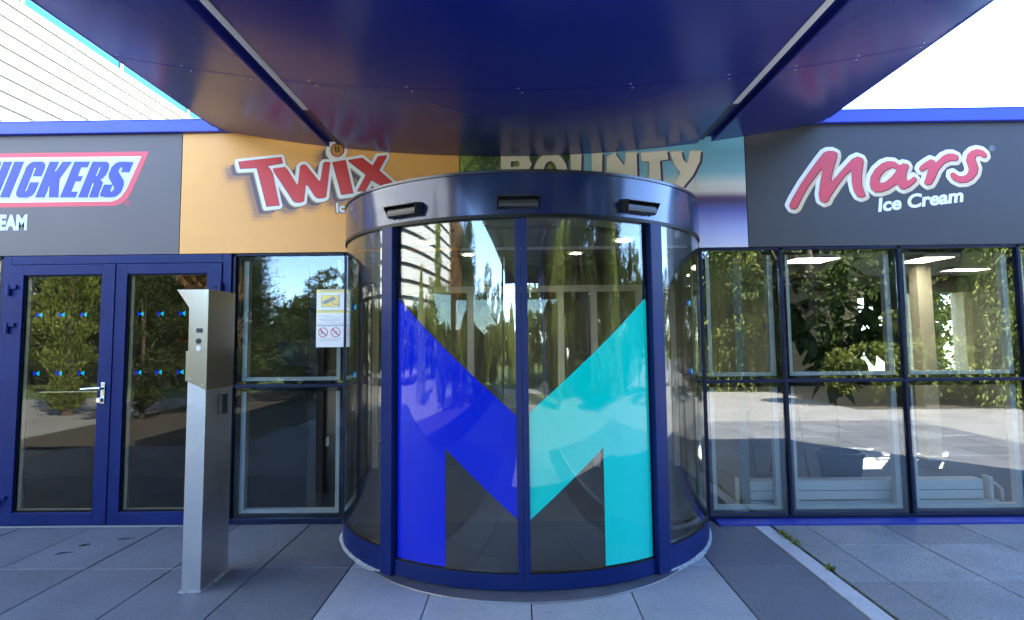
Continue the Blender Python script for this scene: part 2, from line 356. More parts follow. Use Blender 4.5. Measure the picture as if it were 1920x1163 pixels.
L={'MARS':{'m':[[(2.3125,2.6875),(2.3267,2.6634),(2.3569,2.6558),(2.38,2.671),(2.4282,2.7638),(2.489,2.8619),(2.5653,2.9601),(2.6285,3.0377),(2.5979,2.897),(2.5769,2.7826),(2.5824,2.7306),(2.619,2.7094),(2.6502,2.7214),(2.6695,2.7606),(2.7441,2.8637),(2.8097,2.9463),(2.8762,3.006),(2.8701,2.8932),(2.8821,2.8149),(2.9069,2.7657),(2.9418,2.7518),(2.9782,2.7669),(2.967,2.8034),(2.9519,2.8609),(2.9544,2.9443),(2.978,3.0748),(2.9673,3.1032),(2.9313,3.1174),(2.8842,3.0971),(2.7922,3.0009),(2.6731,2.8699),(2.7047,2.9896),(2.7493,3.12),(2.7491,3.1546),(2.7192,3.1698),(2.6731,3.1704),(2.6364,3.1531),(2.56,3.0597),(2.4288,2.8836),(2.3406,2.7442)]],'a':[[(3.2861,3.0359),(3.2503,3.0678),(3.1944,3.0717),(3.1402,3.0536),(3.0802,3.0032),(3.0387,2.9379),(3.0247,2.8703),(3.0325,2.8285),(3.0665,2.7989),(3.1173,2.7982),(3.1795,2.8182),(3.2536,2.8672),(3.2663,2.8753),(3.2713,2.8565),(3.287,2.8303),(3.3168,2.8195),(3.3658,2.8396),(3.4227,2.8878),(3.4313,2.9116),(3.4123,2.9327),(3.3832,2.9071),(3.3538,2.8918),(3.3378,2.9129),(3.3464,2.9702),(3.3699,3.0221),(3.361,3.0432),(3.3278,3.051),(3.3045,3.0356)],[(3.2618,3.0048),(3.2237,3.0158),(3.164,2.9884),(3.1205,2.942),(3.1025,2.8953),(3.1135,2.8743),(3.1631,2.8861),(3.2253,2.9384),(3.2626,2.9839)]],'r':[[(3.4603,2.9999),(3.4695,2.9841),(3.4895,2.9786),(3.5318,3.0042),(3.5466,2.9967),(3.516,2.9157),(3.498,2.8721),(3.5222,2.8531),(3.5584,2.863),(3.5865,2.9043),(3.6275,2.9872),(3.6823,3.047),(3.7347,3.0693),(3.7907,3.0685),(3.8073,3.0892),(3.801,3.1155),(3.7694,3.1317),(3.7236,3.1324),(3.6764,3.1121),(3.622,3.0604),(3.6007,3.045),(3.5943,3.0734),(3.5675,3.0843),(3.5199,3.0566),(3.4772,3.0259)]],'s':[[(4.0417,3.0912),(4.055,3.1067),(4.0497,3.1329),(4.0211,3.1596),(3.9758,3.1686),(3.9291,3.1556),(3.8909,3.1195),(3.8771,3.0673),(3.8895,3.0253),(3.8968,2.9834),(3.8791,2.9471),(3.8421,2.9268),(3.7968,2.9326),(3.7582,2.9645),(3.7343,2.9565),(3.7304,2.9283),(3.7537,2.8968),(3.8028,2.8721),(3.8639,2.8744),(3.9164,2.8997),(3.9606,2.9512),(3.9744,3.0032),(3.9605,3.0504),(3.9517,3.0851),(3.9667,3.1111),(3.9974,3.1127),(4.0217,3.0967)]]},'TWIX':{'t':[[(-2.5395,3.1472),(-2.1574,3.1842),(-2.1444,3.1295),(-2.3048,3.1015),(-2.2598,3.0847),(-2.2341,3.0421),(-2.1669,2.7505),(-2.2794,2.74),(-2.3741,3.0904),(-2.5231,3.0844)]],'w':[[(-2.2299,3.0803),(-2.1259,3.093),(-2.1027,3.0725),(-2.0037,2.9134),(-1.987,3.0971),(-1.9694,3.1129),(-1.9426,3.1126),(-1.9224,3.0901),(-1.8063,2.9458),(-1.781,3.1244),(-1.7643,3.1343),(-1.7226,3.1306),(-1.7532,2.8229),(-1.7748,2.8112),(-1.8241,2.8079),(-1.8491,2.8242),(-1.9351,2.9525),(-1.9502,2.7846),(-1.9767,2.7739),(-2.0211,2.7725),(-2.0461,2.7888),(-2.2194,3.0519)]],'i':[[(-1.6998,3.1303),(-1.5859,3.1489),(-1.5137,2.8517),(-1.6172,2.8381)]],'x':[[(-1.556,3.1486),(-1.435,3.1669),(-1.3428,3.0924),(-1.2943,3.1782),(-1.2191,3.1872),(-1.2255,3.1619),(-1.287,3.0517),(-1.1133,2.899),(-1.2109,2.8752),(-1.355,2.9698),(-1.4064,2.8679),(-1.4781,2.8656),(-1.401,3.0135),(-1.5559,3.1386)]]},'TWIXDOT':(-1.6614,3.2388),'BOUNTY':{'b':[[(-0.2022,3.1738),(-0.0365,3.1771),(0.0363,3.1479),(0.0617,3.0885),(0.0335,3.0355),(0.0715,2.9929),(0.0636,2.9174),(0.0108,2.8762),(-0.2009,2.8735)],[(-0.1241,3.1192),(-0.0509,3.121),(-0.0279,3.0897),(-0.0517,3.0591),(-0.1247,3.056)],[(-0.1252,3.0096),(-0.0384,3.0112),(-0.0211,2.9675),(-0.0435,2.9329),(-0.1261,2.9298)]],'o':[[(0.3745,3.0195),(0.3704,2.9856),(0.3593,2.9535),(0.342,2.9248),(0.3192,2.901),(0.2921,2.8832),(0.262,2.8724),(0.2305,2.869),(0.1991,2.8733),(0.1694,2.8849),(0.1428,2.9034),(0.1207,2.9279),(0.1043,2.957),(0.0942,2.9894),(0.0911,3.0235),(0.0952,3.0575),(0.1061,3.0897),(0.1234,3.1185),(0.1462,3.1424),(0.1734,3.1603),(0.2036,3.1713),(0.2353,3.1747),(0.2668,3.1704),(0.2966,3.1586),(0.3232,3.1399),(0.3453,3.1154),(0.3617,3.0861),(0.3716,3.0536)],[(0.2921,3.0263),(0.2902,3.0063),(0.2853,2.9875),(0.2777,2.9706),(0.2677,2.9565),(0.2558,2.946),(0.2426,2.9396),(0.2288,2.9375),(0.2151,2.94),(0.2021,2.9468),(0.1905,2.9576),(0.181,2.9719),(0.1738,2.989),(0.1696,3.008),(0.1683,3.028),(0.1701,3.048),(0.175,3.0669),(0.1826,3.0838),(0.1927,3.0979),(0.2046,3.1085),(0.2178,3.115),(0.2316,3.117),(0.2454,3.1146),(0.2584,3.1077),(0.2699,3.0968),(0.2795,3.0825),(0.2866,3.0653),(0.2909,3.0463)]],'u':[[(0.4145,3.1763),(0.504,3.1723),(0.4929,2.9563),(0.517,2.9252),(0.5788,2.9271),(0.6027,2.9548),(0.6017,3.1709),(0.6871,3.1725),(0.6778,2.9397),(0.6283,2.8706),(0.4747,2.8671),(0.4168,2.9265)]],'n':[[(0.7345,3.1352),(0.7973,3.1765),(0.8902,3.0418),(0.9032,3.1722),(0.9898,3.1738),(0.9914,2.8726),(0.9133,2.8709),(0.8143,3.026),(0.8065,2.8724),(0.7258,2.8762)]],'t':[[(1.0351,3.1689),(1.2581,3.184),(1.267,3.1165),(1.1912,3.1063),(1.2007,2.8698),(1.098,2.8684),(1.1087,3.099),(1.0429,3.1056)]],'y':[[(1.2963,3.1736),(1.3843,3.1794),(1.3997,3.1048),(1.4422,3.0621),(1.4666,3.1782),(1.5558,3.1784),(1.5446,3.0929),(1.4802,2.9706),(1.3919,2.8644),(1.322,2.903),(1.3851,2.9929),(1.3232,3.0708)]]},'SNICK':{'s':[[(-4.843,3.1792),(-4.7657,3.1739),(-4.7978,3.0824),(-4.8723,3.0834),(-4.8607,3.1167),(-4.8698,3.131),(-4.888,3.117),(-4.8982,3.0879),(-4.8447,3.0079),(-4.841,2.9662),(-4.8643,2.9),(-4.9032,2.8648),(-4.9479,2.8554),(-4.9893,2.856),(-5.0442,2.865),(-5.05,2.8817),(-5.0183,2.9728),(-4.9422,2.9717),(-4.961,2.9179),(-4.9518,2.9036),(-4.9345,2.9175),(-4.9244,2.9465),(-4.9782,3.0306),(-4.9817,3.0682),(-4.96,3.1306),(-4.922,3.1677),(-4.8845,3.1798)]],'n':[[(-4.7484,3.1779),(-4.6755,3.1768),(-4.7079,3.0185),(-4.6523,3.1765),(-4.5777,3.1755),(-4.692,2.852),(-4.763,2.8529),(-4.7324,3.0105),(-4.7877,2.8533),(-4.8621,2.8543)]],'i':[[(-4.5545,3.1751),(-4.47,3.1739),(-4.5848,2.8506),(-4.6689,2.8517)]],'c':[[(-4.3814,3.1727),(-4.3027,3.1716),(-4.2771,3.1503),(-4.2776,3.1211),(-4.3073,3.038),(-4.3849,3.0391),(-4.3598,3.1097),(-4.3642,3.1206),(-4.3763,3.1099),(-4.4472,2.911),(-4.4434,2.8985),(-4.4307,2.9107),(-4.4042,2.9852),(-4.3265,2.9842),(-4.3576,2.8973),(-4.3835,2.8644),(-4.4273,2.846),(-4.4974,2.8469),(-4.5236,2.8663),(-4.5243,2.8995),(-4.4447,3.1234),(-4.4179,3.1565)]],'k':[[(-4.2357,3.1706),(-4.1554,3.1695),(-4.2002,3.0449),(-4.1207,3.169),(-4.0364,3.1678),(-4.1428,3.0108),(-4.1464,2.8447),(-4.2287,2.8458),(-4.2269,2.9661),(-4.2699,2.8463),(-4.3515,2.8474)]],'e':[[(-4.0132,3.1675),(-3.876,3.1656),(-3.8947,3.114),(-3.9525,3.1149),(-3.9814,3.0352),(-3.9352,3.0346),(-3.9524,2.9873),(-3.9985,2.988),(-4.0324,2.8946),(-3.9747,2.8938),(-3.9933,2.8426),(-4.1299,2.8445)]],'r':[[(-3.8512,3.1652),(-3.7241,3.1634),(-3.7028,3.1422),(-3.7041,3.1047),(-3.7253,3.0466),(-3.7539,3.0137),(-3.779,3.0016),(-3.751,2.9763),(-3.791,2.8399),(-3.8708,2.841),(-3.8313,2.9649),(-3.8409,2.975),(-3.8897,2.8412),(-3.9686,2.8423)],[(-3.7901,3.1143),(-3.7775,3.1124),(-3.7827,3.0891),(-3.8025,3.0394),(-3.8219,3.0272)]],'s2':[[(-3.5615,3.1611),(-3.4846,3.1559),(-3.5183,3.0646),(-3.5924,3.0656),(-3.5802,3.0988),(-3.5891,3.1131),(-3.6074,3.0992),(-3.6181,3.0702),(-3.5663,2.9904),(-3.5634,2.9488),(-3.5878,2.8828),(-3.6271,2.8477),(-3.6718,2.8383),(-3.7129,2.8389),(-3.7674,2.8479),(-3.7729,2.8645),(-3.7397,2.9553),(-3.6639,2.9543),(-3.6836,2.9006),(-3.6748,2.8864),(-3.6573,2.9003),(-3.6467,2.9292),(-3.6987,3.013),(-3.7015,3.0505),(-3.6787,3.1127),(-3.6403,3.1497),(-3.6027,3.1617)]]},'BAN_O':[(-3.3496,3.2527),(-3.3683,3.2002),(-3.4323,3.0384),(-3.4924,2.8898),(-3.527,2.8281),(-3.5745,2.7849),(-3.6474,2.7628),(-5.1832,2.7615),(-5.1658,2.8135),(-5.1056,2.9748),(-5.0486,3.1243),(-5.015,3.1866),(-4.9679,3.2304),(-4.8945,3.2529)],'BAN_I':[(-3.4164,3.2084),(-3.4519,3.122),(-3.5123,2.9772),(-3.5424,2.907),(-3.5812,2.8495),(-3.621,2.8186),(-3.6655,2.8027),(-5.1174,2.8054),(-5.0839,2.8913),(-5.0266,3.0363),(-4.9978,3.1069),(-4.9598,3.1649),(-4.9202,3.1962),(-4.8755,3.2123)]}
# ================================================================== ground
ground_patch('ground', 'grass', -250, 250, -250, 250, -.06)
ground_patch('forecourt', 'asphalt', -30, 40, -12.8, 9, -.05)
ground_patch('garden_bed', 'soil', 7.2, 40, -34, -8.2, -.045)
ground_patch('shade_toned_bed', 'soil', -8.3, -4.295, -16.5, -4.09, -.012)  # bed lying in shadow: its shade is put into the dark mulch colour
ground_patch('garden_path', 'asphalt', -9, 8, -17.5, -15.5, -.045)
pav = tag(box('pavement', (-6.9, -6.2, -.055), (7.1, .0, -.022), 'joint'), kind='structure')
def slab(x0, x1, y0, y1, mt, gap=.0035, z=0, name='slab'):
    g = gap; x0 += g; x1 -= g; y0 += g; y1 -= g; c = .004; zz = z+rnd.uniform(-.0012, .0012); lo = -.03
    t = [rnd.uniform(-.0008, .0008) for _ in range(4)]
    v = [(x0, y0, lo), (x1, y0, lo), (x1, y1, lo), (x0, y1, lo)]+[(x0, y0, zz-c), (x1, y0, zz-c), (x1, y1, zz-c), (x0, y1, zz-c)]
    v += [(x0+c, y0+c, zz+t[0]), (x1-c, y0+c, zz+t[1]), (x1-c, y1-c, zz+t[2]), (x0+c, y1-c, zz+t[3])]
    f = [(4, 0, 1, 5), (5, 1, 2, 6), (6, 2, 3, 7), (7, 3, 0, 4), (8, 4, 5, 9), (9, 5, 6, 10), (10, 6, 7, 11), (11, 7, 4, 8), (8, 9, 10), (8, 10, 11)]
    return MB().add(v, f).build(name, mt, pav)
cols = [-6.73, -6.12, -5.51, -4.90, -4.29, -3.68, -3.07, -2.46, -1.85, -1.24]
rows = [0, -1.02, -2.04, -3.06, -4.08, -5.10, -6.12]
for a, b in zip(cols, cols[1:]):
    for c, d in zip(rows, rows[1:]):
        if a > -4.3 or c > -4: slab(a, b, d, c, 'slab')
mc = [-1.24, -.63, -.01, .605, 1.235]
for a, b in zip(mc, mc[1:]):
    for c, d in zip(rows, rows[1:]): slab(a, b, d, c, 'slab_l')
for c, d in zip(rows, rows[1:]): slab(1.235, 1.838, d-.03, c-.03 if c else 0, 'slab_d')
kr = [-.10, -.57, -1.565, -2.56, -3.56, -4.56, -5.56, -6.15]
for c, d in zip(kr, kr[1:]): slab(1.842, 1.975, d, c, 'kerb', name='kerb_stone')
rc = [1.992, 2.262, 2.88, 3.488, 4.096, 4.704, 5.312, 5.92, 6.528, 7.05]
rr = [-.02, -.63, -1.325, -2.02, -2.715, -3.41, -4.105, -4.80, -5.495, -6.15]
for a, b in zip(rc, rc[1:]):
    for c, d in zip(rr, rr[1:]): slab(a, b, d, c, 'slab_r')

# ================================================================== high warehouse far on the left
wh = empty('warehouse', (-50, 10, 0), 'tall white warehouse with horizontal cladding panels behind the left sign board', 'warehouse')
WX = -40
box('wall', (-75, -45.6, -.05), (WX-.16, 130, 28.6), 'girt', wh)
for k in range(24):
    z0 = -.05+1.185*k
    MB().prism([(WX-.16, z0), (WX, z0+.0), (WX, z0+.87), (WX-.16, z0+.89)], 1, -45.6, 130).build('cladding_panel', 'clad', wh)
box('corner_trim', (WX-.1, -46.0, 0), (WX+.05, -45.55, 28.7), 'clad', wh)
box('parapet_trim', (WX-.4, -46, 28.40), (WX+.05, 130, 29.0), 'clad', wh)
yy = -46.2
while yy < 128:
    box('band_panel', (WX-.4, yy+.42, 29.0), (WX-.1, yy+12.68, 30.5), 'band', wh)
    box('band_post', (WX-.4, yy-.05, 29.0), (WX+.1, yy+.15, 30.5), 'clad', wh)
    box('band_post_shade', (WX-.4, yy+.15, 29.0), (WX-.08, yy+.42, 30.5), 'girt', wh)  # shadow beside each post, built as a dark strip
    yy += 12.68
box('roof', (-75, -46, 28.6), (WX-.4, 130, 29.2), 'roofing', wh)
box('roof_trim', (WX-.5, -46.1, 30.5), (WX+.1, 130, 30.75), 'clad', wh)
settle(wh)

# ================================================================== low entrance building
bd = empty('entrance_building', (0, 2.2, 0), 'low flat roofed entrance building with a blue roof edge above the sign boards', 'building')
box('roof', (-9, .02, 3.30), (7.1, 4.7, 3.46), 'roofing', bd)
box('backing_wall', (-8.95, .035, 2.335), (7.05, .16, 3.30), 'cladshade', bd)
box('fascia', (-8.93, -.055, 3.413), (-2.2, .02, 3.522), 'fascia', bd, .004)
box('fascia', (2.2, -.055, 3.413), (7.16, .02, 3.522), 'fascia', bd, .004)
box('fascia', (-2.2, -.02, 3.413), (2.2, .019, 3.522), 'fascia', bd)
box('roof_flashing', (-8.93, -.06, 3.5235), (7.17, .05, 3.529), 'rim', bd)
box('end_wall', (7.0, .165, 0), (7.12, 4.5, 3.29), 'wall_in', bd)
# rear wall with a strip of windows in the right-hand room
box('rear_wall', (-9, 4.4, 0), (1.9, 4.6, 3.28), 'wall_in', bd)
box('rear_wall', (1.9, 4.4, 0), (7.0, 4.6, .85), 'wall_in', bd)
box('rear_wall', (1.9, 4.4, 2.2), (7.0, 4.6, 3.28), 'wall_in', bd)
box('rear_wall', (1.901, 4.41, .85), (4.965, 4.59, 2.2), 'wall_in', bd)
for x in (5.02, 5.16, 6.2, 6.9):
    box('rear_post', (x-.055, 4.33, .85), (x+.055, 4.63, 2.2), 'cream', bd, .004)
for a, b in ( (5.215, 6.145), (6.255, 6.845)):
    box('rear_pane', (a, 4.49, .85), (b, 4.5, 2.2), 'glass_in', bd)
box('blue_sill', (1.56, -.15, -.004), (7.1, -.003, .018), 'sill', bd, .004)
settle(bd)
tag(box('indoor_floor', (-9, -.0, -.045), (7.0, 4.4, -.002), 'floor_in'), kind='structure')
tag(box('indoor_ceiling', (-9, .165, 2.46), (7.0, 4.39, 2.50), 'ceil_in'), kind='structure')
iw = tag(box('indoor_wall', (1.86, .17, 0), (1.94, 2.3, 2.455), 'wall_in'), kind='structure')
tag(box('indoor_wall', (-1.95, .17, 0), (-1.87, 2.3, 2.455), 'darkwall'), kind='structure')
tag(box('indoor_wall', (1.86, 2.3, 0), (1.94, 4.39, 2.455), 'wall_in'), kind='structure')
tag(box('indoor_wall', (-8.9, 1.9, 0), (-1.95, 2.0, 2.455), 'darkwall'), kind='structure')

# ================================================================== sign boards
YB = -.004      # front of the boards
def board(x0, x1, mt, label):
    o = MB().box((x0+.003, YB, 2.326), (x1-.003, .03, 3.411)).build('sign_board', mt, None, .002)
    return tag(o, label, 'sign', 'sign boards above the glazing')
b_plain_l = board(-8.9, -5.55, 'brown_board', 'plain grey-brown board left of the board with the red-edged banner')
b_sn = board(-5.55, -3.052, 'brown_board', 'grey-brown sign board with blue slanted capitals in a red-edged pale banner')
b_tw = board(-3.052, -.575, 'orange_board', 'orange sign board with big white-edged red letters and a dotted shadow')
b_bo = board(-.575, 1.948, 'beach_board', 'sea and sky sign board with cream capitals over palm leaves')
b_ma = board(1.948, 4.43, 'slate_board', 'slate grey sign board with cream-edged red script and white words below')
b_plain_r = board(4.43, 7.05, 'plain_board', 'plain pale board at the right edge of the picture')
L1 = lambda d: list(d.values())
for bo_, x_ in ((b_bo, 1.508), (b_tw, -1.545)): box('board_seam', (x_-.0012, YB-.0004, 2.327), (x_+.0012, YB+.003, 3.41), 'i_grey', bo_)
# --- red-edged banner
plate('banner_edge', [simplify(L['BAN_O'], .0005)], YB-.0012, .001, 'i_pink_red', b_sn)
plate('banner', [L['BAN_I']], YB-.0024, .001, 'i_white', b_sn)
ctr = np.mean(L['BAN_I'], 0)
plate('banner_field', [[(ctr[0]+(x-ctr[0])*.992, ctr[1]+(z-ctr[1])*.968) for x, z in L['BAN_I']]], YB-.0036, .001, 'i_pale', b_sn)
for k, polys in L['SNICK'].items():
    inked('letter_edge', [polys], .0075, (-.006, 0), YB-.0048, 'i_navy', b_sn, h=.0035)
    inked('letter_inline', [polys], .0052, (-.005, 0), YB-.006, 'i_pale', b_sn, h=.0035)
    inked('letter', [polys], .0, (0, 0), YB-.0072, 'i_ink_blue', b_sn, h=.0035, smooth_r=.004)
text('lettering', 'ICE CREAM', -4.413, 2.562, .185, YB-.0012, 'i_pale', b_sn, bold=.008, sx=.72, align='RIGHT')
def reg_mark(x, z, r, mt, parent):
    n = 28
    plate('mark', [circle(x, z, r, n), circle(x, z, r*.82, n)], YB-.0012, .001, mt, parent)
    text('mark', 'R', x-r*.38, z-r*.45, r*1.3, YB-.0012, mt, parent, bold=.0008)
reg_mark(-3.525, 2.788, .028, 'i_pink_red', b_sn)
# --- orange board
TW = L1(L['TWIX']); dx, dz = L['TWIXDOT']
TWd = TW+[[circle(dx, dz, .064, 24)]]
phi, lo, hh = field(TWd, .008, .1)
dots = MB(); pitch = .0128; nx, nz = phi.shape
for i in range(int(nx*hh/pitch)):
    for j in range(int(nz*hh/pitch)):
        x = lo[0]+(i+.5*(j % 2))*pitch; z = lo[1]+j*pitch
        ii, jj = int((x-lo[0])/hh), int((z-lo[1])/hh)
        if not (0 <= ii < nx and 0 <= jj < nz): continue
        sdv = phi[ii, jj]; px, pz = x-.098, z-.078
        if sdv < .075 and not (px < -2.98):
            r = .0061*min(1, max(.28, (.085-sdv)/.08))
            dots.add([(px+r*math.cos(2*math.pi*k/6), YB-.0007, pz+r*math.sin(2*math.pi*k/6)) for k in range(6)], [tuple(range(5, -1, -1))])
dp = dots.build('dotted_shadow', 'i_dpurple', b_tw); dp['kind'] = 'stuff'
inked('letter_shadow', TWd, .018, (-.056, -.046), YB-.0012, 'i_dpurple', b_tw)
inked('letter_edge', TWd, .035, (-.0145, -.0155), YB-.0024, 'i_brown', b_tw)
inked('letter_edge', TWd, .033, (-.0125, -.0135), YB-.0036, 'i_gold', b_tw)
inked('letter_edge', TWd, .0325, (-.0085, -.0085), YB-.0048, 'i_brown', b_tw)
inked('letter_edge', TWd, .0315, (-.007, -.007), YB-.006, 'i_white', b_tw)
for k, polys in L['TWIX'].items():
    inked('letter', [polys], .003, (-.0025, -.0025), YB-.0072, 'i_dred', b_tw, smooth_r=.006)
    inked('letter', [polys], 0, (0, 0), YB-.0084, 'i_red', b_tw, smooth_r=.006)
plate('dot', [circle(dx, dz, .064)], YB-.0072, .001, 'i_red', b_tw)
plate('dot', [circle(dx, dz, .052)], YB-.0084, .001, 'i_gold', b_tw)
plate('dot', [circle(dx, dz, .045)], YB-.0096, .001, 'i_orangegold', b_tw)
for s in (-1, 1): plate('dot', [[(dx+s*.012-.006+.004, dz-.022), (dx+s*.012+.006+.004, dz-.022), (dx+s*.012+.006-.004, dz+.03), (dx+s*.012-.006-.004, dz+.03)]], YB-.0108, .001, 'i_black', b_tw)
text('lettering', 'Ice Cream', -1.672, 2.674, .118, YB-.0024, 'i_brown', b_tw, bold=.0085, rot=.06)
text('lettering', 'Ice Cream', -1.669, 2.677, .118, YB-.0036, 'i_white', b_tw, bold=.0035, rot=.06)
# --- palm board
pm = random.Random(3); fr = [MB(), MB(), MB()]
def frond(cx, cz, ang, ln, which, droop):
    for k in range(26):
        t = k/26; a = ang-droop*t*t; bx = cx+ln*t*math.cos(ang-droop*t*.5); bz = cz+ln*t*math.sin(ang-droop*t*.5)
        for s in (-1, 1):
            la = a+s*(.95-.5*t)+pm.uniform(-.12, .12); l2 = ln*.34*(1-.6*t)*pm.uniform(.8, 1.1); w = .006
            ex, ez = bx+l2*math.cos(la), bz+l2*math.sin(la)
            P = [(bx, bz), (bx+l2*.45*math.cos(la)-w*math.sin(la), bz+l2*.45*math.sin(la)+w*math.cos(la)), (ex, ez), (bx+l2*.45*math.cos(la)+w*math.sin(la), bz+l2*.45*math.sin(la)-w*math.cos(la))]
            P = [(min(max(x, -.57), 1.9), min(max(z, 2.6), 3.38)) for x, z in P]
            fr[which].add([(x, YB-.0006*(which+1)-.00001*pm.random()*20, z) for x, z in P], [(0, 1, 2, 3)])
for n_ in range(46):
    w_ = n_ % 3
    x = -.6+pm.random()**1.3*1.0
    frond(x, pm.uniform(2.85, 3.36), pm.uniform(-.6, 2.4), pm.uniform(.28, .5), w_, pm.uniform(-.8, 1.2))
plate('palm_shade', [[(-.572, 2.98), (-.1, 2.95), (.2, 3.0), (.38, 3.08), (.42, 3.2), (.52, 3.28), (.5, 3.384), (-.572, 3.384)]], YB-.0004, .0003, 'i_palm3', b_bo)
for k in range(3):
    o = fr[k].build('palm_leaves', 'i_palm%d' % (3 if k == 2 else k+1), b_bo); o['kind'] = 'stuff'
for k, polys in L['BOUNTY'].items():
    inked('letter_edge', [polys], .012, (.004, 0), YB-.0036, 'i_cream', b_bo, smooth_r=.006)
    inked('letter_shadow', [polys], .004, (.020, -.008), YB-.0048, 'i_purple', b_bo, smooth_r=.006)
    inked('letter', [polys], .004, (0, 0), YB-.006, 'i_cream2', b_bo, smooth_r=.008)
reg_mark(1.505, 2.888, .025, 'i_cream', b_bo)
# --- red script board
MA = L1(L['MARS'])
inked('letter_edge', MA, .0365, (.006, -.006), YB-.0012, 'i_cream', b_ma)
inked('letter_edge', MA, .0325, (-.0035, .0035), YB-.0024, 'i_white', b_ma)
for k, polys in L['MARS'].items():
    # cream lower-right rim, dark inner shadow, red face
    inked('letter_shadow', [polys], .012, (.0135, -.0125), YB-.0036, 'i_cream', b_ma, smooth_r=.006)
    inked('letter_shadow', [polys], .002, (.0065, -.006), YB-.0048, 'i_dred', b_ma, smooth_r=.008)
    inked('letter', [polys], 0, (0, 0), YB-.006, 'i_pink_red', b_ma, smooth_r=.008)
text('lettering', 'Ice Cream', 3.080, 2.624, .163, YB-.0012, 'i_white', b_ma, shear=.22, bold=.0055, rot=.108, sx=1.10)
reg_mark(4.114, 3.174, .025, 'i_grey', b_ma)

# ================================================================== flat glazing
ZT, ZM = 2.318, 1.163
def glazing(name, xs, label, gm, zs=(0.0, ZM, ZT), mull=.026, yg=.018):
    root = empty(name, ((xs[0]+xs[-1])/2, .03, 0), label, 'window')
    for i, x in enumerate(xs):
        box('mullion', (x-mull/2, -.012, zs[0]+.004), (x+mull/2, .075, zs[-1]-.02), 'frame2', root, .004)
    for j, z in enumerate(zs):
        for a, b in zip(xs, xs[1:]):
            e = .001
            if j == 0: zz = (z+.003, z+.045)
            elif j == len(zs)-1: zz = (z-.019, z)
            else: zz = (z-.013, z+.013)
            box('transom', (a+mull/2+e, -.009, zz[0]), (b-mull/2-e, .073, zz[1]), 'frame2', root, .003)
    for j in range(len(zs)-1):
        for a, b in zip(xs, xs[1:]):
            x0, x1 = a+mull/2+.002, b-mull/2-.002; z0 = zs[j]+(.046 if j == 0 else .014); z1 = zs[j+1]-(.02 if j == len(zs)-2 else .014)
            pn = box('pane', (x0, yg, z0), (x1, yg+.008, z1), gm, root)
            t = .034; y0, y1 = yg+.010, yg+.05
            fb = MB()
            fb.box((x0, y0, z0), (x0+t, y1, z1)); fb.box((x1-t, y0, z0), (x1, y1, z1))
            fb.box((x0+t, y0, z0), (x1-t, y1, z0+t*.8)); fb.box((x0+t, y0, z1-t), (x1-t, y1, z1))
            fb.build('pane_border', 'black', root)
            # pale inner casement seen through the glass
            t2 = .045; q0, q1 = x0+t, x1-t; r0, r1 = z0+t*.8, z1-t
            fi = MB(); fi.box((q0, y1+.002, r0), (q0+t2, y1+.07, r1)); fi.box((q1-t2, y1+.002, r0), (q1, y1+.07, r1)); fi.box((q0+t2, y1+.002, r0), (q1-t2, y1+.07, r0+.03))
            fi.build('inner_frame', 'white', root)
    settle(root); return root
win_r = glazing('window_wall', [1.525, 2.22, 3.243, 4.268, 5.293, 6.318, 7.04], 'window wall of dark framed panes right of the curved entrance', 'glass_r')
win_l = glazing('window', [-2.553, -1.575], 'two pane window between the double door and the curved entrance', 'glass')
win_f = glazing('window', [-8.9, -7.8, -6.7, -5.6, -4.61], 'dark glazing left of the double door at the picture edge', 'glass_door')
# ================================================================== double door on the left
dd = empty('double_door', (-3.58, 0, 0), 'blue framed glazed double door with a lever handle at left', 'door')
X0, X1, XM = -4.585, -2.572, -3.580
fm = MB(); fm.box((X0, -.03, .012), (X0+.075, .07, 2.318)); fm.box((X1-.075, -.03, .012), (X1, .07, 2.318)); fm.box((X0+.075, -.03, 2.243), (X1-.075, .07, 2.318))
fm.build('frame', 'frame', dd, .004)
box('threshold', (X0, -.06, .0), (X1, .07, .012), 'dullalu', dd, .003)
def sticker(x, z, y, parent, w=.060, R=None, ang=None):
    """small two-coloured emblem: the shapes of the big one on the curved doors"""
    B_ = [(0, 0), (0, 1), (.47, .58), (.47, .20), (.21, .44), (.21, 0)]; A_ = [(1, 0), (1, 1), (.53, .58), (.53, .20), (.79, .44), (.79, 0)]
    for nm, P, mt in (('sticker', B_, 'bluevinyl'), ('sticker', A_, 'aquavinyl')):
        if R is None:
            plate(nm, [[(x+(a-.5)*w, z+(b-.5)*w*.78) for a, b in P]], y, .0006, mt, parent)
        else:
            o = plate(nm, [[((a-.5)*w, z+(b-.5)*w*.78) for a, b in P]], -R-.0008, .0006, mt, parent); o.rotation_euler = (0, 0, R_(ang))
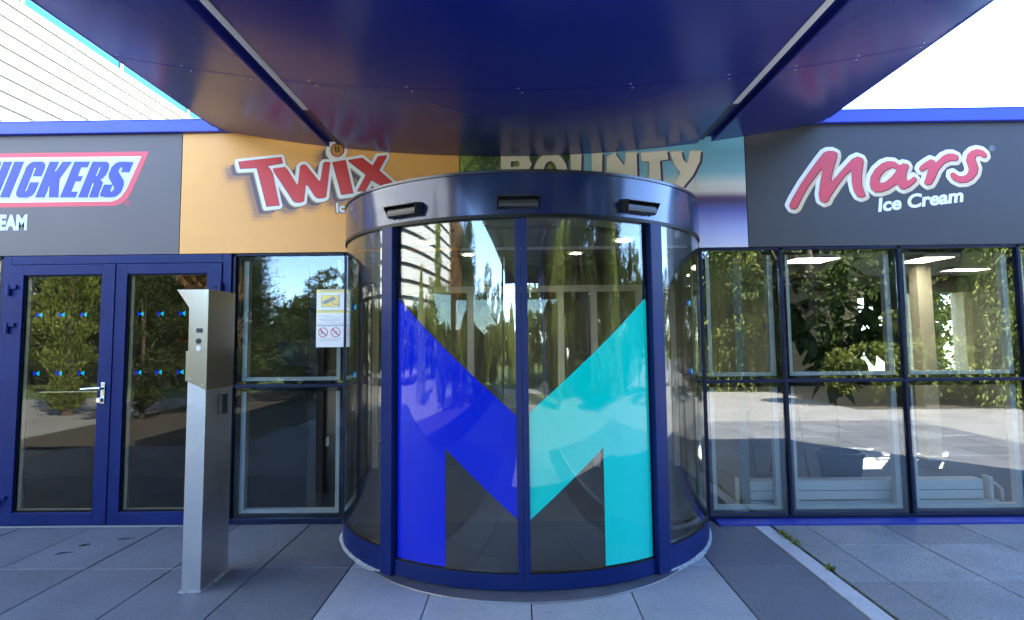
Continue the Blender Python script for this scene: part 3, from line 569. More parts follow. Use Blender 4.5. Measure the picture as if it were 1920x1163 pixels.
for li, (a, b, g0, g1) in enumerate(((X0+.078, XM-.002, -4.392, -3.703), (XM+.002, X1-.078, -3.478, -2.779))):
    lf = MB(); z0, z1 = .016, 2.239
    lf.box((a, -.042, z0), (g0, .04, z1)); lf.box((g1, -.042, z0), (b, .04, z1)); lf.box((g0, -.042, z0), (g1, .04, .120)); lf.box((g0, -.042, 2.149), (g1, .04, z1))
    leaf = lf.build('door_leaf', 'frame', dd, .003)
    bd_ = MB(); t = .012
    bd_.box((g0, -.02, .121), (g0+t, .0, 2.148)); bd_.box((g1-t, -.02, .121), (g1, .0, 2.148)); bd_.box((g0+t, -.02, .121), (g1-t, .0, .133)); bd_.box((g0+t, -.02, 2.136), (g1-t, .0, 2.148))
    bd_.build('gasket', 'black', leaf)
    box('glazing_bead', (g0+t, .002, .121), (g0+t+.03, .03, 2.135), 'white', leaf); box('glazing_bead', (g0+t+.03, .002, .121), (g1, .03, .14), 'white', leaf)
    box('pane', (g0+t, -.012, .133), (g1-t, -.004, 2.136), 'glass_door', leaf)
    for r_, z in enumerate((1.802, 1.294)):
        for k in range(3):
            x = ([-4.259, -4.062, -3.867] if li == 0 else [-3.368, -3.19, -3.0])[k]
            sticker(x, z, -.0135, leaf, w=.052)
    if li == 0:
        box('astragal', (b-.035, -.05, z0+.01), (b-.0, -.0425, z1), 'frame', leaf)
        hm = MB(); hm.box((-3.664, -.056, 1.03), (-3.628, -.0425, 1.215)); hm.build('handle_plate', 'chrome', leaf, .005)
        hm = MB(); hm.tube((-3.645, -.0565, 1.165), (-3.645, -.105, 1.165), .013, n=16)
        hm.tube((-3.632, -.105, 1.168), (-3.80, -.105, 1.160), .0125, .0105, n=16); hm.build('lever_handle', 'chrome', leaf, 0, 40)
        hm = MB(); hm.tube((-3.655, -.0565, 1.065), (-3.66, -.085, 1.065), .021, n=20); hm.tube((-3.66, -.085, 1.065), (-3.661, -.089, 1.065), .012, n=16); hm.build('lock_cylinder', 'chrome', leaf, 0, 40)
        hm = MB(); hm.tube((-4.33, .09, 1.122), (-3.72, .09, 1.122), .014, n=12); hm.tube((-4.33, .04, 1.122), (-4.33, .09, 1.122), .01); hm.tube((-3.72, .04, 1.122), (-3.72, .09, 1.122), .01)
        hm.build('push_bar', 'chrome', leaf, 0, 40)
    hx, sg = ((X0+.06, 1) if li == 0 else (X1-.06, -1))
    for z in (2.02, 1.69, .222):
        h = MB(); h.box((hx, -.062, z+.008), (hx+sg*.085, -.0425, z+.043)); h.tube((hx+sg*.018, -.056, z-.05), (hx+sg*.018, -.056, z+.043), .018, n=14)
        h.build('hinge', 'frame', leaf, .003)
settle(dd)
# ================================================================== curved glass entrance
dr = empty('curved_entrance', (0, 0, 0), 'half round glass entrance with sliding doors under the canopy', 'entrance')
AL0, AL1, AJ, AR0, AR1 = -40.6, -36.4, -.6, 35.2, 39.6
MB().arc(-90, 90, 1.500, 1.530, 2.345, 2.612, 120).build('header', 'header', dr, 0, 30)
MB().arc(-90, 90, 1.490, 1.540, 2.613, 2.630, 120).build('header_rim', 'rimdark', dr, 0, 30)
MB().arc(-90, 90, 1.485, 1.5315, 2.322, 2.344, 120).build('header_seal', 'black', dr, 0, 30)
half = lambda r, z, n=60: [(r*math.sin(R_(-90+180*k/n)), -r*math.cos(R_(-90+180*k/n))) for k in range(n+1)]
MB().prism(half(1.488, 0), 2, 2.60, 2.618).build('roof', 'roofing', dr)
MB().prism(half(1.484, 0), 2, 2.35, 2.37).build('ceiling', 'ceil_in', dr)
MB().prism(half(1.455, 0), 2, .0015, .0075).build('floor_mat', 'mat_', dr)
th_ = MB(); nt_ = 70; v = []
for k in range(nt_+1):
    a = -43+85.5*k/nt_; t = R_(a); ro = 1.545+.12*math.cos(R_((a+.3)*90/43))**.8 if abs(a+.3) < 42.9 else 1.545
    for r, z in ((1.456, .0012), (ro, .0012), (ro-.003, .0095), (1.456, .0095)): v.append((r*math.sin(t), -r*math.cos(t), z))
f = [(3, 2, 1, 0), (4*nt_, 4*nt_+1, 4*nt_+2, 4*nt_+3)]+[(4*k+j, 4*k+(j+1) % 4, 4*k+4+(j+1) % 4, 4*k+4+j) for k in range(nt_) for j in range(4)]
th_.add(v, f).build('threshold', 'ring', dr, 0, 30)
# sealant smeared round the foot of the fixed panes
for a0, a1 in ((-90, -41), (38.5, 90)):
    sm = MB(); n = 70; v = []
    for k in range(n+1):
        t = R_(a0+(a1-a0)*k/n); w = .014+.012*abs(math.sin(k*.23)+math.sin(k*.11+2))*.5+rnd.uniform(0, .004)
        for r, z in ((1.528, .016+rnd.uniform(0, .006)), (1.528+w*.5, .009), (1.528+w, .0012)): v.append((r*math.sin(t), -r*math.cos(t), z))
    f = [(3*k+j, 3*k+j+1, 3*k+4+j, 3*k+3+j) for k in range(n) for j in range(2)]
    sm.add(v, f).build('sealant', 'sealant', dr, 0, 60)
for a0, a1 in ((-90, AL0), (AR1, 90)):
    MB().arc(a0, a1, 1.497, 1.5285, .0, .17, None).build('base_rail', 'frame', dr, 0, 30)
    MB().arc(a0, a1, 1.496, 1.5295, .1705, .183).build('base_seal', 'black', dr, 0, 30)
    MB().arc(a0, a1, 1.506, 1.516, .1835, 2.3215).build('curved_pane', 'glass_curve', dr, 0, 30)
for x in (-1.545, 1.555):
    box('wall_post', (x-.022, -.035, .0), (x+.022, .06, 2.62), 'black', dr, .003)
for a0, a1 in ((AL0, AL1), (AR0, AR1)):
    MB().arc(a0, a1, 1.44, 1.5405, .0095, 2.3225, 4).build('door_post', 'frame', dr, .005)
def wrap(name, P, r, mt, parent, step=1.2):
    """flat outline in (degrees, z) laid on the cylinder of radius r: thin curved film"""
    P2 = []
    for (a, z), (a2, z2) in zip(P, P[1:]+P[:1]):
        n = max(1, int(abs(a2-a)/step)); P2 += [(a+(a2-a)*k/n, z+(z2-z)*k/n) for k in range(n)]
    bm = bmesh.new(); vs = [bm.verts.new((a, 0, z)) for a, z in P2]; bm.faces.new(vs)
    lo_, hi_ = min(a for a, _ in P2), max(a for a, _ in P2); k = math.ceil(lo_/step)
    while k*step < hi_:
        bmesh.ops.bisect_plane(bm, geom=bm.verts[:]+bm.edges[:]+bm.faces[:], plane_co=(k*step, 0, 0), plane_no=(1, 0, 0)); k += 1
    bmesh.ops.triangulate(bm, faces=bm.faces[:])
    ex = bmesh.ops.extrude_face_region(bm, geom=bm.faces[:]); new = [g for g in ex['geom'] if isinstance(g, bmesh.types.BMVert)]
    ns = set(new)
    for v in bm.verts:
        rr_ = r-(.0006 if v in ns else 0); t = R_(v.co.x); v.co = (rr_*math.sin(t), -rr_*math.cos(t), v.co.z)
    bmesh.ops.recalc_face_normals(bm, faces=bm.faces[:])
    me = bpy.data.meshes.new(name); bm.to_mesh(me); bm.free()
    return link(name, me, mt, parent, 0, 30)
def rounded(P, i, r_a, r_z, n=6):
    """round corner i of an outline in (degrees, z)"""
    p0, p, p1 = P[i-1], P[i], P[(i+1) % len(P)]
    d0 = math.hypot((p0[0]-p[0])/r_a, (p0[1]-p[1])/r_z); d1 = math.hypot((p1[0]-p[0])/r_a, (p1[1]-p[1])/r_z)
    a = (p[0]+(p0[0]-p[0])/d0, p[1]+(p0[1]-p[1])/d0); b = (p[0]+(p1[0]-p[0])/d1, p[1]+(p1[1]-p[1])/d1)
    return P[:i]+[((1-t)**2*a[0]+2*t*(1-t)*p[0]+t*t*b[0], (1-t)**2*a[1]+2*t*(1-t)*p[1]+t*t*b[1]) for t in [k/n for k in range(n+1)]]+P[i+1:]
for s, (a0, a1) in enumerate(((AL1+.15, AJ-.03), (AJ+.03, AR0-.15))):
    leaf = MB().arc(a0, a1, 1.468, 1.508, .0125, .112).build('door_leaf', 'frame', dr, .003, 30)
    m0, m1 = (a1-1.5, a1) if s == 0 else (a0, a0+1.5)
    MB().arc(m0, m1, 1.466, 1.510, .1125, 2.362, 2).build('meeting_stile', 'frame', leaf, .003)
    e0, e1 = (a0, a0+.5) if s == 0 else (a1-.5, a1)
    MB().arc(e0, e1, 1.474, 1.494, .1125, 2.32, 2).build('edge_seal', 'black', leaf)
    MB().arc(a0, a1, 1.472, 1.500, 2.3225, 2.348).build('top_rail', 'frame2', leaf, 0, 30)
    g0, g1 = (e1, m0) if s == 0 else (m1, e0)
    MB().arc(g0, g1, 1.466, 1.510, .1122, .120).build('bottom_seal', 'black', leaf, 0, 30)
    MB().arc(g0, g1, 1.484, 1.494, .1205, 2.322).build('pane', 'glass_curve', leaf, 0, 30)
    if s == 0:
        P = [(g0+.02, .124), (g0+.02, 1.835), (g1-.02, 1.068), (g1-.02, .436), (-20.6, .858), (-20.6, .124)]
        P = rounded(P, 1, .9, .05); wrap('emblem', P, 1.4952, 'bluevinyl', leaf)
    else:
        P = [(g1-.02, .124), (19.9, .124), (19.9, .856), (g0+.02, .432), (g0+.02, 1.085), (g1-.02, 1.822)]
        P = rounded(P, 5, .9, .05); wrap('emblem', P, 1.4952, 'aquavinyl', leaf)
# rain hooded motion sensors on the header
def sensor(ang):
    g = MB(); y0 = -1.5305
    pr = [(y0, 2.378), (y0-.052, 2.378), (y0-.062, 2.392), (y0-.058, 2.420), (y0-.028, 2.448), (y0, 2.452)]
    g.prism([(a, b) for a, b in pr], 0, -.128, .128)
    sm = g.build('sensor', 'smoke', dr, .004)
    h = MB(); h.prism([(y0+.004, 2.462), (y0-.082, 2.447), (y0-.082, 2.441), (y0+.004, 2.454)], 0, -.142, .142)
    for s in (-1, 1): h.prism([(y0+.004, 2.374), (y0-.03, 2.374), (y0-.082, 2.441), (y0+.004, 2.454)], 0, s*.142-.004*(s > 0), s*.142+.004*(s < 0))
    hd = h.build('sensor_hood', 'plastic', sm, .002)
    lp = MB().box((-.128, y0-.0625, 2.380), (.128, y0-.056, 2.389)).build('sensor_lip', 'plastic', sm, .002)
    sm.rotation_euler = (0, 0, R_(ang))
for a in (-.9, -31.6, 31.0): sensor(a)
for a in (-41.5, 38.3):
    MB().arc(a-.0, a+3.0, 1.5302, 1.545, 2.385, 2.44, 3).build('cable_cover', 'frame', dr, .003) if False else None
for ang, zs_ in ((-72, (1.80, 1.30)), (-58, (1.80, 1.30)), (55, (1.80, 1.30)), (70, (1.80, 1.30))):
    for z in zs_: sticker(0, z, 0, dr, R=1.5165, ang=ang)
# ceiling fittings inside the drum
def oblong(cx, cy_, l, w, z, name, mt, parent, rot=0):
    n = 10; P = []
    for s in (1, -1):
        for k in range(n+1):
            t = -math.pi/2+math.pi*k/n; P.append((s*(l/2-w/2+w/2*math.cos(t)), s*w/2*math.sin(t)))
    c, s_ = math.cos(rot), math.sin(rot); P = [(cx+x*c-y*s_, cy_+x*s_+y*c) for x, y in P]
    return MB().prism(P, 2, z-.012, z).build(name, mt, parent, .003)
oblong(-.03, -1.05, .62, .14, 2.3495, 'air_outlet', 'cladshade', dr)
oblong(.72, -.80, .62, .14, 2.3495, 'air_outlet', 'darkmetal', dr, .55)
oblong(-.78, -.80, .62, .14, 2.3495, 'air_outlet', 'darkmetal', dr, -.55)
settle(dr); dr.scale = (.975, .98, 1); dr.location.x = -.032
def downlight(x, y, z, label):
    t = empty('downlight', (x, y, z), label, 'ceiling light', 'round ceiling spots inside the entrance')
    ring = MB(); n = 24; v = []
    for r, zz in ((.085, z-.0005), (.085, z-.012), (.065, z-.012), (.060, z-.004)): v += [(x+r*math.cos(2*math.pi*k/n), y+r*math.sin(2*math.pi*k/n), zz) for k in range(n)]
    ring.add(v, [(j*n+i, j*n+(i+1) % n, (j+1)*n+(i+1) % n, (j+1)*n+i) for j in range(3) for i in range(n)]); ring.build('trim', 'white', t, 0, 40)
    MB().prism(circle(x, y, .060, 24), 2, z-.006, z-.003).build('lens', M['glow'], t)
    settle(t)
M['glow'] = emit('warm_lamp', (1, .86, .62), 9)
downlight(-.83, -.35, 2.349, 'lit round spot in the ceiling behind the left curved door')
downlight(.80, -.35, 2.349, 'lit round spot in the ceiling behind the right curved door')
downlight(.55, 1.2, 2.459, 'lit round spot deeper in, behind the right curved door')
downlight(-.6, 1.2, 2.459, 'lit round spot deeper in, behind the left curved door')
downlight(-.5, 3.3, 2.459, 'far lit round spot beyond the inner screen at left')
downlight(.9, 3.3, 2.459, 'far lit round spot beyond the inner screen at right')
# inner glazed screen with pale frames
sc = empty('inner_screen', (0, 2.3, 0), 'pale framed glass screen seen through the curved doors', 'glass screen')
xs = [-1.85, -1.27, -.66, .45, .86, 1.42, 1.85]
for x in xs: box('post', (x-.04, 2.26, 0), (x+.04, 2.34, 2.12), 'white', sc, .004)
box('header', (-1.86, 2.255, 2.12), (1.855, 2.345, 2.20), 'white', sc, .004); box('upper_panel', (-1.86, 2.28, 2.20), (1.855, 2.33, 2.455), 'wall_in', sc)
for a, b in zip(xs, xs[1:]): box('pane', (a+.041, 2.295, .02), (b-.041, 2.303, 2.118), 'glass_in', sc)
settle(sc)
for k, z in enumerate((.78, 1.42, 1.9)):
    tag(box('ceiling_joint', (-1.86, z, 2.4575), (1.855, z+.012, 2.4598), 'cladshade'), kind='structure')

# ================================================================== canopy
cp = empty('canopy', (0, -6.5, 3.2), 'deep blue glossy canopy with a curved underside over the entrance', 'canopy')
ZC = lambda x: 3.152+.0386*x*x
YF = -15.2
yj = [-.035, -1.50, -4.50, -7.50, -10.5, -13.2, YF]
def shell(x0, x1, y0, y1, name, mt, th=.02, n=14, up=0):
    g = MB(); v = []
    for k in range(n+1):
        x = x0+(x1-x0)*k/n; z = ZC(x)+up
        v += [(x, y0, z), (x, y1, z), (x, y1, z+th), (x, y0, z+th)]
    f = [(0, 1, 2, 3), tuple(4*n+j for j in (3, 2, 1, 0))]
    for k in range(n):
        b = 4*k
        for j in range(4): f.append((b+j, b+(j+1) % 4, b+4+(j+1) % 4, b+4+j))
    return g.add(v, f).build(name, mt, cp, 0, 20)
G0, G1 = 1.545, 1.700
for a, b in zip(yj, yj[1:]):
    for x0, x1 in ((-2.672, -G1), (-G0, G0), (G1, 2.672)): shell(x0, x1, b+.004, a-.004, 'panel', 'canopy')
for s in (-1, 1):
    c0, c1 = sorted((s*G0, s*G1)); zc = ZC(1.62)
    box('channel', (c0-.01, YF, zc+.055), (c1+.01, -.03, zc+.075), 'channel', cp)
    e0, e1 = sorted((s*G1, s*(G1-.012)))
    box('channel_side', (e0, YF, ZC(G1)-.0), (e1, -.03, zc+.054), 'channel', cp)
    e0, e1 = sorted((s*G0, s*(G0+.010)))
    box('channel_side', (e0, YF, ZC(G0)+.003), (e1, -.03, zc+.054), 'black', cp)
    l0, l1 = sorted((s*1.558, s*1.612))
    box('light_strip', (l0, YF+.2, zc+.004), (l1, -.93, zc+.03), 'lamp', cp, .006)
    box('cable_tray', (l0, -.925, zc+.020), (l1, -.05, zc+.04), 'darkmetal', cp, .003)
    e0, e1 = sorted((s*2.6725, s*2.689)); box('edge_trim', (e0, YF, ZC(2.672)-.001), (e1, -.12, ZC(2.672)+.38), 'canopy', cp, .006)
box('deck', (-2.67, YF+.01, 3.50), (2.67, -.14, 3.80), 'roofing', cp)
box('front_trim', (-2.71, YF-.03, 3.13), (2.71, YF-.002, 3.82), 'canopy', cp)
rv = MB()
for y in (-1.50, -4.5):
    for x in (-2.6, -2.18, -1.78, -1.35, -.72, 0, .72, 1.35, 1.78, 2.18, 2.6):
        for dy in (-.035, .035):
            for_x = x+(.012 if dy > 0 else -.012); rv.tube((for_x, y+dy, ZC(for_x)+.002), (for_x, y+dy, ZC(for_x)-.0025), .007, .005, 10)
rv.build('rivets', 'rim', cp)['kind'] = 'stuff'
for x in (-2.3, 2.3):
    MB().tube((x, -11.6, -.06), (x, -11.6, ZC(2.3)-.002), .09, n=24).build('column', 'frame', cp, 0, 40)
settle(cp); cp.location.x -= .038

# ================================================================== steel call post
po = empty('call_post', (-2.12, -1.245, 0), 'slim steel call post with buttons and a hood beside the double door', 'call post')
X0, X1, Y0, Y1 = -2.183, -2.064, -1.430, -1.062
box('shaft', (X0, Y0, .0), (X1, Y1, 1.30), 'alu', po, .003)
hd = MB()   # sheet steel head: profile seen from the front, notched under the hood
hd.prism([(X0+.002, 1.3), (X1+.004, 1.243), (X1+.004, 1.889), (-2.268, 1.889), (-2.262, 1.882), (X0-.001, 1.770)], 1, Y0-.006, Y1+.005)
hd.build('head', 'steel', po, .002)
box('side_plate', (X0-.014, Y0-.004, 1.302), (X0+.001, Y1-.02, 1.493), 'steel', po, .002)
box('display', (-2.132, Y0-.0085, 1.610), (-2.092, Y0-.0062, 1.638), 'smoke', po)
MB().tube((-2.117, Y0-.006, 1.556), (-2.117, Y0-.012, 1.556), .0185, .016, 28).build('camera_lens', 'plastic', po, 0, 40)
MB().tube((-2.115, Y0-.006, 1.510), (-2.115, Y0-.011, 1.510), .0165, .0150, 28).build('call_button', 'white', po, 0, 40)
sc_ = MB()
for x, z in ((-2.166, 1.318), (-2.088, 1.278)): sc_.tube((x, Y0-.006, z), (x, Y0-.010, z), .009, .006, 14)
sc_.build('screws', 'chrome', po, 0, 40)
rd = MB(); yc = -1.215; P = [(-.055+.0, .0)]
arcp = [(yc-.052+.104*k/10, X1+.001+.024*math.sin(math.pi*k/10)**.6+.010) for k in range(11)]
prf = [(x, y) for y, x in [(yc-.052, X1+.0005)]+arcp+[(yc+.052, X1+.0005)]]
rd.prism([(x, y) for x, y in prf], 2, 1.075, 1.205); rd.build('card_reader', 'plastic', po, .004)
ml = MB()
for k in range(46):
    t = k/46*2*(.119+.368); 
    if t < .119: x, y, nx_, ny_ = X0+t, Y0, 0, -1
    elif t < .487: x, y, nx_, ny_ = X1, Y0+t-.119, 1, 0
    elif t < .606: x, y, nx_, ny_ = X1-(t-.487), Y1, 0, 1
    else: x, y, nx_, ny_ = X0, Y1-(t-.606), -1, 0
    w = rnd.uniform(.008, .032); q = .012
    ml.add([(x-q*ny_*1.3-nx_*.001, y-q*nx_*1.3-ny_*.001, .010), (x+q*ny_*1.3-nx_*.001, y+q*nx_*1.3-ny_*.001, .010), (x+q*ny_*1.2+nx_*w, y+q*nx_*1.2+ny_*w, .0022), (x-q*ny_*1.2+nx_*w, y-q*nx_*1.2+ny_*w, .0022)], [(0, 1, 2, 3)])
ml.build('mortar_bed', 'sealant', po)['kind'] = 'stuff'
settle(po)

# ================================================================== notices on the left window
YN = .0165
def notice(z0, z1, label):
    return tag(box('notice', (-1.835, YN-.0010, z0), (-1.590, YN, z1), 'i_white'), label, 'notice', 'notices on the window')
n1 = notice(1.688, 1.998, 'white and yellow notice with a camera picture on the window'); yn = YN-.0010
plate('yellow_strip', [[(-1.833, 1.97), (-1.592, 1.97), (-1.592, 1.996), (-1.833, 1.996)]], yn-.0006, .0005, 'i_yellow', n1)
plate('yellow_strip', [[(-1.833, 1.792), (-1.592, 1.792), (-1.592, 1.818), (-1.833, 1.818)]], yn-.0006, .0005, 'i_yellow', n1)
px = lambda u, v: (-1.835+.245*(u-125)/485, 1.998-.310*(v-130)/640)
plate('picture', [[px(*q) for q in ((205, 230), (525, 230), (525, 450), (205, 450))]], yn-.0006, .0005, 'i_grey', n1)
plate('picture', [[px(*q) for q in ((213, 238), (517, 238), (517, 442), (213, 442))]], yn-.0012, .0005, 'i_yellow', n1)
plate('camera_picture', [[px(*q) for q in ((225, 365), (240, 345), (425, 250), (460, 305), (275, 400), (262, 385), (232, 378))]], yn-.0018, .0005, 'i_grey', n1)
plate('camera_picture', [[px(*q) for q in ((385, 355), (395, 350), (425, 398), (505, 400), (505, 372), (516, 372), (516, 440), (505, 440), (505, 410), (418, 408))]], yn-.0018, .0005, 'i_grey', n1)
def lines(parent, spec):
    g = MB()
    for u0, u1, v, h in spec:
        u = u0
        while u < u1:
            w = rnd.uniform(12, 38); e = min(u1, u+w); a, b = px(u, v), px(e, v+h)
            g.box((a[0], yn-.0013, b[1]), (b[0], yn-.0008, a[1])); u = e+rnd.uniform(4, 9)
    g.build('printed_lines', 'i_grey', parent)['kind'] = 'stuff'
lines(n1, [(180, 565, 146, 12), (215, 520, 512, 12), (140, 400, 602, 7), (180, 220, 650, 6), (255, 520, 638, 7), (150, 560, 668, 6), (200, 540, 688, 6), (290, 450, 712, 6), (145, 590, 735, 6)])
n2 = notice(1.494, 1.684, 'white notice with two red no entry rings below the camera notice')
for cu in (245, 462):
    c = px(cu, 905); r = .043
    plate('red_ring', [circle(*c, r), circle(*c, r*.84)], yn-.0006, .0005, 'i_tinyred', n2)
    q = r*.72; w = .0035
    plate('red_bar', [[(c[0]-q+w, c[1]+q+w), (c[0]-q-w, c[1]+q-w), (c[0]+q-w, c[1]-q-w), (c[0]+q+w, c[1]-q+w)]], yn-.0018, .0005, 'i_tinyred', n2)
    if cu == 462: plate('cigarette', [[(c[0]-.024, c[1]-.016), (c[0]-.022, c[1]-.021), (c[0]+.026, c[1]+.012), (c[0]+.024, c[1]+.017)]], yn-.0012, .0005, 'i_grey', n2)
    else:
        plate('flame', [[(c[0]-.016, c[1]-.02), (c[0]-.009, c[1]-.022), (c[0]-.006, c[1]+.004), (c[0]-.013, c[1]+.02), (c[0]-.02, c[1]+.004)]], yn-.0012, .0005, 'i_grey', n2)
lines(n2, [(155, 590, 786, 10), (150, 570, 1016, 8), (200, 510, 1048, 7)])
# ================================================================== things indoors
def leaf_blade(ln, w):
    g = MB(); n = 5; v = []
    for k in range(n+1):
        t = k/n; ww = w*math.sin(math.pi*min(1, t*.93+.05))**.8; z = -.22*ln*t*t
        v += [(ln*t, -ww, z+.12*ww), (ln*t, 0, z), (ln*t, ww, z+.12*ww)]
    f = []
    for k in range(n):
        for j in range(2): f.append((3*k+j, 3*k+j+1, 3*k+4+j, 3*k+3+j))
    return g.add(v, f)
pt = empty('potted_plant', (3.12, .95, 0), 'large leafed rubber plant in a pot behind the right window wall', 'plant')
po_ = MB(); n = 24; v = []
for r, z in ((.0, .005), (.17, .005), (.21, .36), (.225, .36), (.225, .40), (.195, .40), (.19, .34), (0, .34)): v += [(3.12+r*math.cos(2*math.pi*k/n), .95+r*math.sin(2*math.pi*k/n), z) for k in range(n)]
po_.add(v, [(j*n+i, j*n+(i+1) % n, (j+1)*n+(i+1) % n, (j+1)*n+i) for j in range(7) for i in range(n)]); po_.build('pot', 'darkmetal', pt, 0, 40)
st = MB(); tips = []
prm = random.Random(12)
stems = [[(3.12, .95, .34), (3.10, .94, .9), (3.06, .92, 1.25), (2.95, .9, 1.7), (2.80, .88, 2.12)], [(3.10, .94, .95), (3.2, .98, 1.4), (3.25, 1.0, 1.9), (3.20, .98, 2.28)], [(3.06, .92, 1.2), (2.8, .85, 1.55), (2.66, .8, 1.85)], [(3.2, .98, 1.4), (3.42, .95, 1.75), (3.52, .9, 2.05)], [(3.12, .93, 1.1), (3.3, .8, 1.35), (3.4, .75, 1.62)]]
for sp in stems:
    for i, (a, b) in enumerate(zip(sp, sp[1:])): st.tube(a, b, .019*(1-.14*i), .019*(1-.14*(i+1)), 8)
    for a, b in zip(sp[1 if len(sp) > 3 else 0:], sp[2 if len(sp) > 3 else 1:]):
        for k in range(13): t = prm.random(); tips.append(Vector(a).lerp(Vector(b), t))
    tips += [Vector(sp[-1])]*7
st.build('stem', 'bark', pt, 0, 60)
lb = None
for q in tips:
    if q.z < 1.12: continue
    if lb is None:
        lb = leaf_blade(.29, .062).build('leaf', 'leaf_plant', pt, 0, 80); o = lb
    else: o = lb.copy(); COL.objects.link(o); o.parent = pt
    o['local'] = 1; o.location = q-Vector(pt.location); s = prm.uniform(.75, 1.25); o.scale = (s, s, s)
    o.rotation_euler = (prm.uniform(-.5, .5), prm.uniform(-.35, 1.05), prm.uniform(0, 6.28))
settle(pt)
ra = empty('radiator', (3.0, .25, 0), 'long low white radiator along the foot of the right window wall', 'radiator')
rx0, rx1 = 1.83, 4.10
g = MB()
for k in range(3): g.box((rx0+.06, .20+.045*k, .115+.002*k), (rx1-.12, .235+.045*k, .275))
g.build('heating_panel', 'white', ra, .006)
g = MB(); k = rx0+.09
while k < rx1-.14: g.box((k, .203, .2755), (k+.012, .32, .283)); k += .03
g.build('grille', 'white', ra)
for z in (.075, .03): MB().tube((rx0, .225, z+.012), (rx1+.02, .225, z+.012), .014, n=12).build('pipe', 'white', ra, 0, 40)
for x in (rx0+.02, rx1-.06): box('bracket', (x, .20, .0), (x+.03, .30, .30), 'white', ra, .004)
g = MB(); pp = [(rx1-.05, .22, .25), (rx1+.0, .22, .24), (rx1+.05, .22, .19), (rx1+.06, .22, .09)]
for a, b in zip(pp, pp[1:]): g.tube(a, b, .013, n=10)
g.build('valve_pipe', 'white', ra, 0, 40)
box('divider_line', (rx0+.061, .1985, .192), (rx1-.121, .1998, .197), 'darkmetal', ra)
settle(ra)
def stool(x, y, label, mt):
    t = empty('bar_stool', (x, y, 0), label, 'stool')
    MB().prism(circle(x, y, .17, 24), 2, .74, .775).build('seat', mt, t, .01)
    for k in range(4):
        a = math.pi/4+k*math.pi/2; MB().tube((x+.12*math.cos(a), y+.12*math.sin(a), .74), (x+.21*math.cos(a), y+.21*math.sin(a), .0), .016, .014, 10).build('leg', mt, t, 0, 40)
    g = MB()
    for k in range(4):
        a, b = math.pi/4+k*math.pi/2, math.pi/4+(k+1)*math.pi/2; g.tube((x+.178*math.cos(a), y+.178*math.sin(a), .25), (x+.178*math.cos(b), y+.178*math.sin(b), .25), .009, n=8)
    g.build('foot_ring', mt, t, 0, 40); settle(t)
M['stoolwood'] = mat('red_brown_wood', (.16, .06, .03), .5, var=.2, scale=8)
stool(2.25, 1.35, 'dark metal bar stool inside, left in the right window wall', 'darkmetal')
stool(2.95, 1.75, 'red-brown wooden bar stool inside, left of the rubber plant', 'stoolwood')
M['tube'] = emit('ceiling_tube', (1, .93, .76), 2.2)
def panel_light(x, y, w, d, label):
    t = empty('ceiling_light', (x, y, 2.45), label, 'ceiling light', 'square ceiling lights in the right room')
    g = MB(); e = .03
    g.box((x-w/2-e, y-d/2-e, 2.425), (x-w/2, y+d/2+e, 2.459)); g.box((x+w/2, y-d/2-e, 2.425), (x+w/2+e, y+d/2+e, 2.459)); g.box((x-w/2, y-d/2-e, 2.425), (x+w/2, y-d/2, 2.459)); g.box((x-w/2, y+d/2, 2.425), (x+w/2, y+d/2+e, 2.459))
    g.build('housing', 'white', t); box('diffuser', (x-w/2+.001, y-d/2+.001, 2.432), (x+w/2-.001, y+d/2-.001, 2.445), M['tube'], t); settle(t)
panel_light(3.35, 1.9, .5, .5, 'lit ceiling light behind the top of the rubber plant')
panel_light(4.75, 2.0, .35, .6, 'lit ceiling light at the top of the third upper pane')
panel_light(6.1, 3.2, .5, .3, 'lit ceiling light farthest right behind the window wall')
# pale columns in the right-hand room
for x, y, nm in ((5.05, 2.55, 'pale square column inside behind the third right pane'), (2.18, 2.9, 'pale square column inside behind the first right pane')):
    c = empty('indoor_column', (x, y, 0), nm, 'column')
    box('shaft', (x-.09, y-.09, 0), (x+.09, y+.09, 2.458), 'cream', c, .006); box('base_plate', (x-.12, y-.12, 0), (x+.12, y+.12, .05), 'white', c, .004); settle(c)
pb = empty('notice_board', (2.05, 3.2, 1.4), 'dark board with a pale sheet inside behind the first right pane', 'board')
box('panel', (2.30, 3.2, .2), (2.95, 3.24, 2.05), 'black', pb); box('sheet', (2.42, 3.192, 1.25), (2.68, 3.1985, 1.62), 'white', pb); settle(pb)
# left lobby: screen, dark column, wall socket
tv = empty('wall_screen', (-2.55, 1.88, 1.4), 'small lit screen in the dark room behind the left window', 'screen')
M['screen'] = emit('screen_glow', (.01, .015, .04), .02)
box('body', (-2.90, 1.86, 1.25), (-2.36, 1.898, 1.56), 'plastic', tv, .004); box('display', (-2.885, 1.856, 1.265), (-2.375, 1.8595, 1.545), M['screen'], tv)
box('image_block', (-2.80, 1.852, 1.37), (-2.69, 1.8555, 1.49), emit('screen_teal', (.02, .06, .07), .03), tv); box('image_block', (-2.56, 1.852, 1.40), (-2.45, 1.8555, 1.49), emit('screen_grey', (.07, .07, .07), .03), tv); settle(tv)
dc = empty('dark_column', (-1.88, .45, 0), 'black square column inside behind the left window', 'column')
box('shaft', (-2.02, .35, 0), (-1.86, .55, 2.455), 'black', dc); box('socket', (-1.858, .40, .58), (-1.845, .46, .66), 'white', dc); settle(dc)

